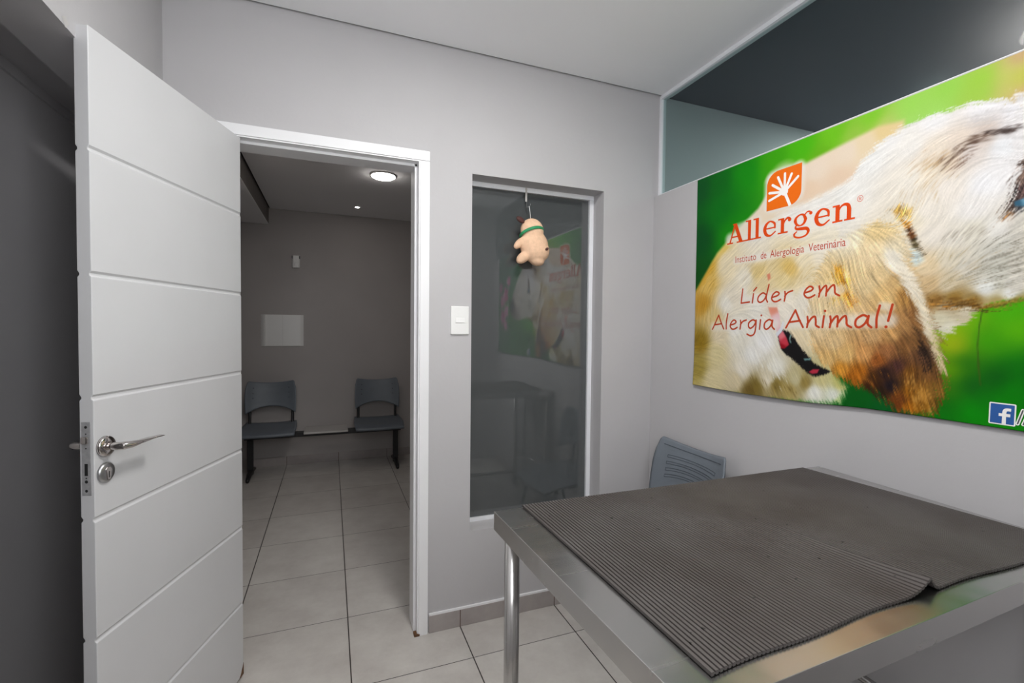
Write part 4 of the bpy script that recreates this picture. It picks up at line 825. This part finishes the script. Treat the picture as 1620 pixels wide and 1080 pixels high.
def make_banner():
    nu, nv = 700, 360; U0, U1, V0, V1 = 0.0, 1.90, 1.125, 2.100
    img = paint_banner(nu, nv, U0, U1, V0, V1)/255.0
    lin = np.where(img <= 0.04045, img/12.92, ((img+0.055)/1.055)**2.4)
    us = np.linspace(U0, U1, nu); zt = 2.0985
    co = np.zeros((nv, nu, 3)); colr = np.ones((nv, nu, 4), np.float32)
    for i, u in enumerate(us):
        z = np.linspace(banner_bottom(u), zt, nv)
        low = np.maximum(0.0, (1.32-z)/0.19)
        co[:, i, 0] = BX-0.0015-0.009*low*low*(0.7+0.3*math.sin(5*u))-0.0015*np.sin(3.1*u+2*z)**2
        co[:, i, 1] = -(u+BU); co[:, i, 2] = z
        k = (z-V0)/(V1-V0)*(nv-1); k0 = np.clip(k.astype(int), 0, nv-2); f = (k-k0)[:, None]
        colr[:, i, :3] = lin[k0, i]*(1-f)+lin[k0+1, i]*f
    J, I = np.meshgrid(np.arange(nv-1), np.arange(nu-1), indexing='ij'); a = (J*nu+I).ravel()
    faces = np.stack([a, a+nu, a+nu+1, a+1], 1)
    me = bpy.data.meshes.new('banner')
    me.vertices.add(nu*nv); me.vertices.foreach_set('co', co.ravel())
    nf = len(faces); me.loops.add(nf*4); me.loops.foreach_set('vertex_index', faces.ravel().astype(np.int32))
    me.polygons.add(nf); me.polygons.foreach_set('loop_start', np.arange(0, nf*4, 4, dtype=np.int32)); 
    me.polygons.foreach_set('use_smooth', np.ones(nf, bool))
    me.update(calc_edges=True); me.validate()
    at = me.color_attributes.new('print', 'FLOAT_COLOR', 'POINT'); at.data.foreach_set('color', colr.ravel())
    m = bpy.data.materials.new('printed_vinyl'); m.use_nodes = True; nt = m.node_tree; bs = nt.nodes['Principled BSDF']
    an = nt.nodes.new('ShaderNodeAttribute'); an.attribute_name = 'print'
    tc = nt.nodes.new('ShaderNodeTexCoord'); no = nt.nodes.new('ShaderNodeTexNoise'); no.inputs['Scale'].default_value = 500; nt.links.new(tc.outputs['Object'], no.inputs['Vector'])
    mr = nt.nodes.new('ShaderNodeMapRange'); mr.inputs[3].default_value = 0.75; mr.inputs[4].default_value = 0.85; nt.links.new(no.outputs[0], mr.inputs[0])
    mx = nt.nodes.new('ShaderNodeVectorMath'); mx.operation = 'SCALE'; nt.links.new(an.outputs['Color'], mx.inputs[0]); nt.links.new(mr.outputs[0], mx.inputs['Scale'])
    nt.links.new(mx.outputs[0], bs.inputs['Base Color']); bs.inputs['Roughness'].default_value = 0.45; bs.inputs['Specular IOR Level'].default_value = 0.15
    me.materials.append(m)
    o = bpy.data.objects.new('banner', me); COL.objects.link(o)
    so_ = o.modifiers.new('thickness', 'SOLIDIFY'); so_.thickness = 0.0008; so_.offset = -1
    place(o, bpt(0.95, 1.14))
    return o
bnr = make_banner(); tag(bnr, 'wide printed banner with a pale dog in close-up and orange lettering on the right wall', 'banner')
BL_ = bnr.location.copy()

class Print(MB):
    lift = 0.0011
    def ribbon(s, P, w, mi=0, caps=True, dl=0.0):
        """flat printed stroke through points (u, z); w width or list"""
        s.lift += 0.000004
        P = [Vector(p) for p in P]; n = len(P); ws = w if isinstance(w, (list, tuple)) else [w]*n
        vs = []
        for i, p in enumerate(P):
            a = P[max(i-1, 0)]; c_ = P[min(i+1, n-1)]
            d = (c_-a).normalized()
            k = 1.0
            if 0 < i < n-1:
                d1 = (p-a).normalized(); k = 1/max(0.6, abs(d1.dot(d)))
            nn = Vector((-d.y, d.x))*ws[i]/2*k
            vs += [bpt(*(p+nn), s.lift+dl), bpt(*(p-nn), s.lift+dl)]
        s.add(vs, [(2*i, 2*i+1, 2*i+3, 2*i+2) for i in range(n-1)], mi)
        if caps:
            for i in (0, n-1): s.disc(P[i], ws[i]/2, mi, dl)
        return s
    def disc(s, c, r, mi=0, dl=0.0, n=14):
        s.lift += 0.000003
        return s.add([bpt(c[0]+r*math.cos(2*math.pi*k/n), c[1]+r*math.sin(2*math.pi*k/n), s.lift+dl) for k in range(n)], [tuple(range(n))], mi)
    def poly(s, P, mi=0, dl=0.0):
        s.lift += 0.000004
        return s.add([bpt(p[0], p[1], s.lift+dl) for p in P], [tuple(range(len(P)))], mi)
    def done(s, name, mats, label=None):
        o = s.build(name, mats, recalc=False); o.data.transform(Matrix.Translation(-BL_)); o.parent = bnr
        if label: o['label'] = label
        return o
def smooth(P, k=6):
    """Catmull-Rom through points"""
    P = [Vector(p) for p in P]; out = []
    if len(P) < 3: return P
    for i in range(len(P)-1):
        p0 = P[i-1] if i else P[0]*2-P[1]; p1, p2 = P[i], P[i+1]; p3 = P[i+2] if i+2 < len(P) else P[-1]*2-P[-2]
        for t in [j/k for j in range(k)]:
            out.append(0.5*((2*p1)+(p2-p0)*t+(2*p0-5*p1+4*p2-p3)*t*t+(3*p1-p0-3*p2+p3)*t**3))
    return out+[P[-1]]

# slab-serif wordmark
ST, TH, SF = .17, .07, .07
SER = {
 'A': [([(.18, .03), (.49, .97)], .085, 0), ([(.86, .03), (.50, .97)], .20, 0), ([(.27, .33), (.74, .33)], .075, 0), ([(0, .035), (.38, .035)], SF, 0), ([(.60, .035), (1.13, .035)], SF, 0), ([(.36, .965), (.58, .965)], SF, 0)],
 'l': [([(.28, 0), (.28, 1)], .18, 0), ([(.03, .035), (.53, .035)], SF, 0), ([(.03, .965), (.28, .965)], SF, 0)],
 'e': [([(.13, .37), (.66, .37)], .065, 0), ([(.65, .355), (.62, .56), (.40, .685), (.20, .58), (.115, .35), (.20, .11), (.42, .02), (.68, .17)], [.09, .11, .07, .14, .18, .15, .085, .06], 1)],
 'r': [([(.25, 0), (.25, .70)], ST, 0), ([(.02, .035), (.52, .035)], SF, 0), ([(.02, .665), (.25, .665)], SF, 0), ([(.30, .42), (.38, .58), (.50, .66), (.60, .63)], [.06, .08, .10, .10], 1), ([(.60, .57), (.601, .56)], .17, 9)],
 'g': [([(.60, .44), (.50, .63), (.33, .665), (.16, .56), (.12, .42), (.20, .26), (.36, .19), (.53, .27), (.60, .44)], [.15, .1, .06, .11, .15, .1, .06, .11, .15], 1),
       ([(.54, .60), (.66, .72), (.78, .72)], [.06, .06, .07], 1), ([(.83, .64), (.831, .63)], .15, 9),
       ([(.20, .25), (.13, .15), (.20, .07), (.42, .045), (.66, .01), (.74, -.12), (.62, -.28), (.35, -.33), (.13, -.27), (.08, -.15), (.20, -.05)], [.06, .08, .11, .14, .15, .12, .08, .07, .08, .09, .05], 1)],
 'n': [([(.22, 0), (.22, .70)], ST, 0), ([(0, .035), (.44, .035)], SF, 0), ([(0, .665), (.22, .665)], SF, 0), ([(.28, .48), (.38, .62), (.53, .665), (.66, .60), (.70, .44)], [.05, .08, .11, .14, .17], 1), ([(.70, .46), (.70, 0)], ST, 0), ([(.50, .035), (.95, .035)], SF, 0)]}
pr = Print()
for ch_, u0, wd in (('A', .1850, .0975), ('l', .2790, .0445), ('l', .3175, .0430), ('e', .3650, .0640), ('r', .4320, .0590), ('g', .4960, .0780), ('e', .5770, .0620), ('n', .6440, .0750)):
    em = {'A': 1.13, 'l': .56, 'e': .75, 'r': .70, 'g': .93, 'n': .95}[ch_]
    sx = wd/em; sy = 0.0838
    for P, w, k in SER[ch_]:
        Q = smooth(P) if k == 1 else P
        if isinstance(w, list):
            ww = [float(np.interp(i/(len(Q)-1)*(len(w)-1), range(len(w)), w)) for i in range(len(Q))]
        else: ww = w
        Q = [(u0+x*sx, 1.7665+y*sy) for x, y in Q]
        ww = [x*sy for x in ww] if isinstance(ww, list) else ww*sy
        if k == 9: pr.disc(Q[0], ww/2)
        else: pr.ribbon(Q, ww, caps=(k == 1))
ring = [(0.7335+0.0088*math.cos(a), 1.8290+0.0098*math.sin(a)) for a in [2*math.pi*k/28 for k in range(29)]]
pr.ribbon(ring, 0.0014, caps=False)
pr.ribbon([(.7303, 1.8240), (.7303, 1.8345)], .0016, caps=False)
pr.ribbon(smooth([(.7303, 1.8340), (.7345, 1.8340), (.7365, 1.8315), (.7345, 1.8290), (.7303, 1.8290)], 4), .0013, caps=False)
pr.ribbon([(.7338, 1.8290), (.7368, 1.8240)], .0016, caps=False)
pr.done('wordmark', M['orange'])

# orange emblem with white sprig
lu0, lu1, lv0, lv1, rr = 0.3805, 0.5265, 1.8665, 2.0135, 0.050
P = [(lu0, lv0)]
P += [(lu0, lv1-rr)]+[(lu0+rr-rr*math.cos(a), lv1-rr+rr*math.sin(a)) for a in [math.pi/2*k/10 for k in range(1, 11)]]
P += [(lu1, lv1)]+[(lu1-rr+rr*math.cos(a), lv0+rr-rr*math.sin(a)) for a in [math.pi/2*k/10 for k in range(0, 11)]]
pr = Print(); pr.poly(P); em = pr.done('emblem', M['orange_logo'])
pr = Print(); pr.lift = 0.0013
def lg(a, c_): return (lu0+a*(lu1-lu0), lv0+c_*(lv1-lv0))
for a, c_ in ((.08, .27), (.08, .47), (.17, .66), (.33, .82), (.53, .86), (.72, .80), (.90, .68)): pr.ribbon([lg(.53, .39), lg(a, c_)], .0098)
pr.ribbon([lg(.53, .39), lg(.70, .0)], .0115, caps=False)
pr.disc(lg(.53, .40), .0155)
sp_ = pr.done('sprig', M['print_white'])

# condensed subtitle from the built-in font
def font_mesh(text):
    cu = bpy.data.curves.new('subtitle', 'FONT'); cu.body = text; cu.size = 1.0; cu.resolution_u = 4
    ob = bpy.data.objects.new('subtitle', cu); COL.objects.link(ob)
    dg = bpy.context.evaluated_depsgraph_get(); me = bpy.data.meshes.new_from_object(ob.evaluated_get(dg))
    bpy.data.objects.remove(ob); vs = [v.co.copy() for v in me.vertices]; fs = [tuple(p.vertices) for p in me.polygons]
    bpy.data.meshes.remove(me); bpy.data.curves.remove(cu)
    return vs, fs
for wd, a, c_ in (('Instituto', .2325, .3370), ('de', .3590, .3855), ('Alergologia', .4018, .5440), ('Veterinária', .5605, .6915)):
    pr = Print(); vs, fs = font_mesh(wd); x0 = min(v.x for v in vs); x1 = max(v.x for v in vs)
    sy = 0.0300/0.727; sx = (c_-a)/(x1-x0)
    pr.add([bpt(a+(v.x-x0)*sx, 1.6820+v.y*sy, pr.lift) for v in vs], fs)
    pr.done('subtitle', M['red_text'])

# handwritten slogan
HAND = {
 'L': (.62, [([(.14, 1), (.06, .02)], 0), ([(.06, .02), (.54, .07)], 0)]),
 'í': (.30, [([(.14, .62), (.08, 0)], 0), ([(.14, .80), (.30, 1.02)], 0)]),
 'd': (.74, [([(.50, .52), (.34, .62), (.13, .42), (.08, .14), (.22, .0), (.42, .16), (.54, .48)], 1), ([(.66, 1.14), (.56, .55), (.53, .22), (.60, .0)], 1)]),
 'e': (.60, [([(.10, .28), (.36, .38), (.44, .52), (.30, .63), (.13, .45), (.07, .20), (.18, .01), (.34, .0), (.52, .12)], 1)]),
 'r': (.52, [([(.12, .60), (.14, .35), (.10, 0)], 1), ([(.12, .30), (.26, .52), (.48, .62)], 1)]),
 'm': (.98, [([(.10, .60), (.13, .3), (.09, 0)], 1), ([(.10, .18), (.26, .50), (.37, .60), (.40, .40), (.38, .04)], 1), ([(.38, .18), (.55, .50), (.68, .60), (.72, .40), (.74, .15), (.90, .0)], 1)]),
 'A': (.86, [([(.0, -.03), (.22, .50), (.42, 1)], 0), ([(.42, 1), (.60, .45), (.78, .0)], 0), ([(.16, .30), (.64, .38)], 0)]),
 'l': (.28, [([(.18, 1.08), (.09, .5), (.09, 0)], 1)]),
 'g': (.66, [([(.50, .54), (.34, .62), (.12, .44), (.10, .18), (.22, .06), (.42, .24), (.54, .56)], 1), ([(.54, .60), (.52, .1), (.44, -.30), (.24, -.44), (.02, -.34)], 1)]),
 'i': (.28, [([(.13, .62), (.08, 0)], 0), ([(.17, .90), (.172, .905)], 9)]),
 'a': (.70, [([(.48, .54), (.32, .62), (.10, .42), (.07, .12), (.20, .0), (.40, .20), (.52, .56)], 1), ([(.52, .58), (.49, .20), (.62, .0)], 1)]),
 'n': (.66, [([(.10, .60), (.13, .3), (.09, 0)], 1), ([(.10, .18), (.28, .52), (.42, .60), (.46, .35), (.47, .12), (.60, .0)], 1)]),
 '!': (.34, [([(.30, 1.10), (.18, .32)], 0), ([(.12, .03), (.122, .035)], 9)])}
for wd, a, c_, base, cap, w in (('Líder', .262, .506, 1.5080, .0600, .0064), ('em', .543, .683, 1.5160, .0630, .0066), ('Alergia', .111, .436, 1.4000, .0615, .0066), ('Animal!', .479, .842, 1.4080, .0640, .0074)):
    pr = Print(); tot = sum(HAND[k][0] for k in wd); sx = (c_-a)/tot; x = 0.0
    for k in wd:
        adv, strokes = HAND[k]
        for P, kind in strokes:
            Q = smooth(P, 5) if kind == 1 else P
            Q = [(a+(x+px)*sx, base+py*cap) for px, py in Q]
            if kind == 9: pr.disc(Q[0], w*0.62)
            else: pr.ribbon(Q, w)
        x += adv
    pr.done('slogan', M['red_text'])

# blue square mark at the lower edge
pr = Print(); u0, u1, v0, v1 = 1.0742, 1.1262, 1.1580, 1.2138
def rs(a, b_, c_, d, r=.002):
    return [(a+r, c_), (b_-r, c_), (b_, c_+r), (b_, d-r), (b_-r, d), (a+r, d), (a, d-r), (a, c_+r)]
pr.poly(rs(u0, u1, v0, v1), 0)
pr.lift = 0.0014; pr.poly(rs(u0+.0028, u1-.0028, v0+.0030, v1-.0030, .0008), 1)
pr.lift = 0.0017
iu, iw, iv, ih = u0+.0028, u1-u0-.0056, v0+.0030, v1-v0-.0060
def fbp(a, c_): return (iu+a*iw, iv+c_*ih)
pr.ribbon([fbp(.59, 0.0), fbp(.59, .45), fbp(.59, .58)], .0078, 0, caps=False)
pr.ribbon(smooth([fbp(.59, .56), fbp(.61, .68), fbp(.70, .745), fbp(.86, .745)], 6), [.0078]*12+[.0072]*7, 0, caps=False)
pr.ribbon([fbp(.36, .455), fbp(.84, .455)], .0075, 0, caps=False)
pr.lift = 0.0011
for P in ([(1.1300, 1.1660), (1.1385, 1.2010)], [(1.1405, 1.1660), (1.1510, 1.2010)], [(1.1510, 1.2010), (1.1600, 1.1660)], [(1.1440, 1.1780), (1.1575, 1.1780)]):
    pr.ribbon(P, .0075, 0)
pr.lift = 0.0013
for P in ([(1.1300, 1.1660), (1.1385, 1.2010)], [(1.1405, 1.1660), (1.1510, 1.2010)], [(1.1510, 1.2010), (1.1600, 1.1660)], [(1.1440, 1.1780), (1.1575, 1.1780)]):
    pr.ribbon(P, .0028, 2)
pr.done('social_mark', [M['print_white'], M['print_blue'], M['print_dark']])

bpy.context.view_layer.update()
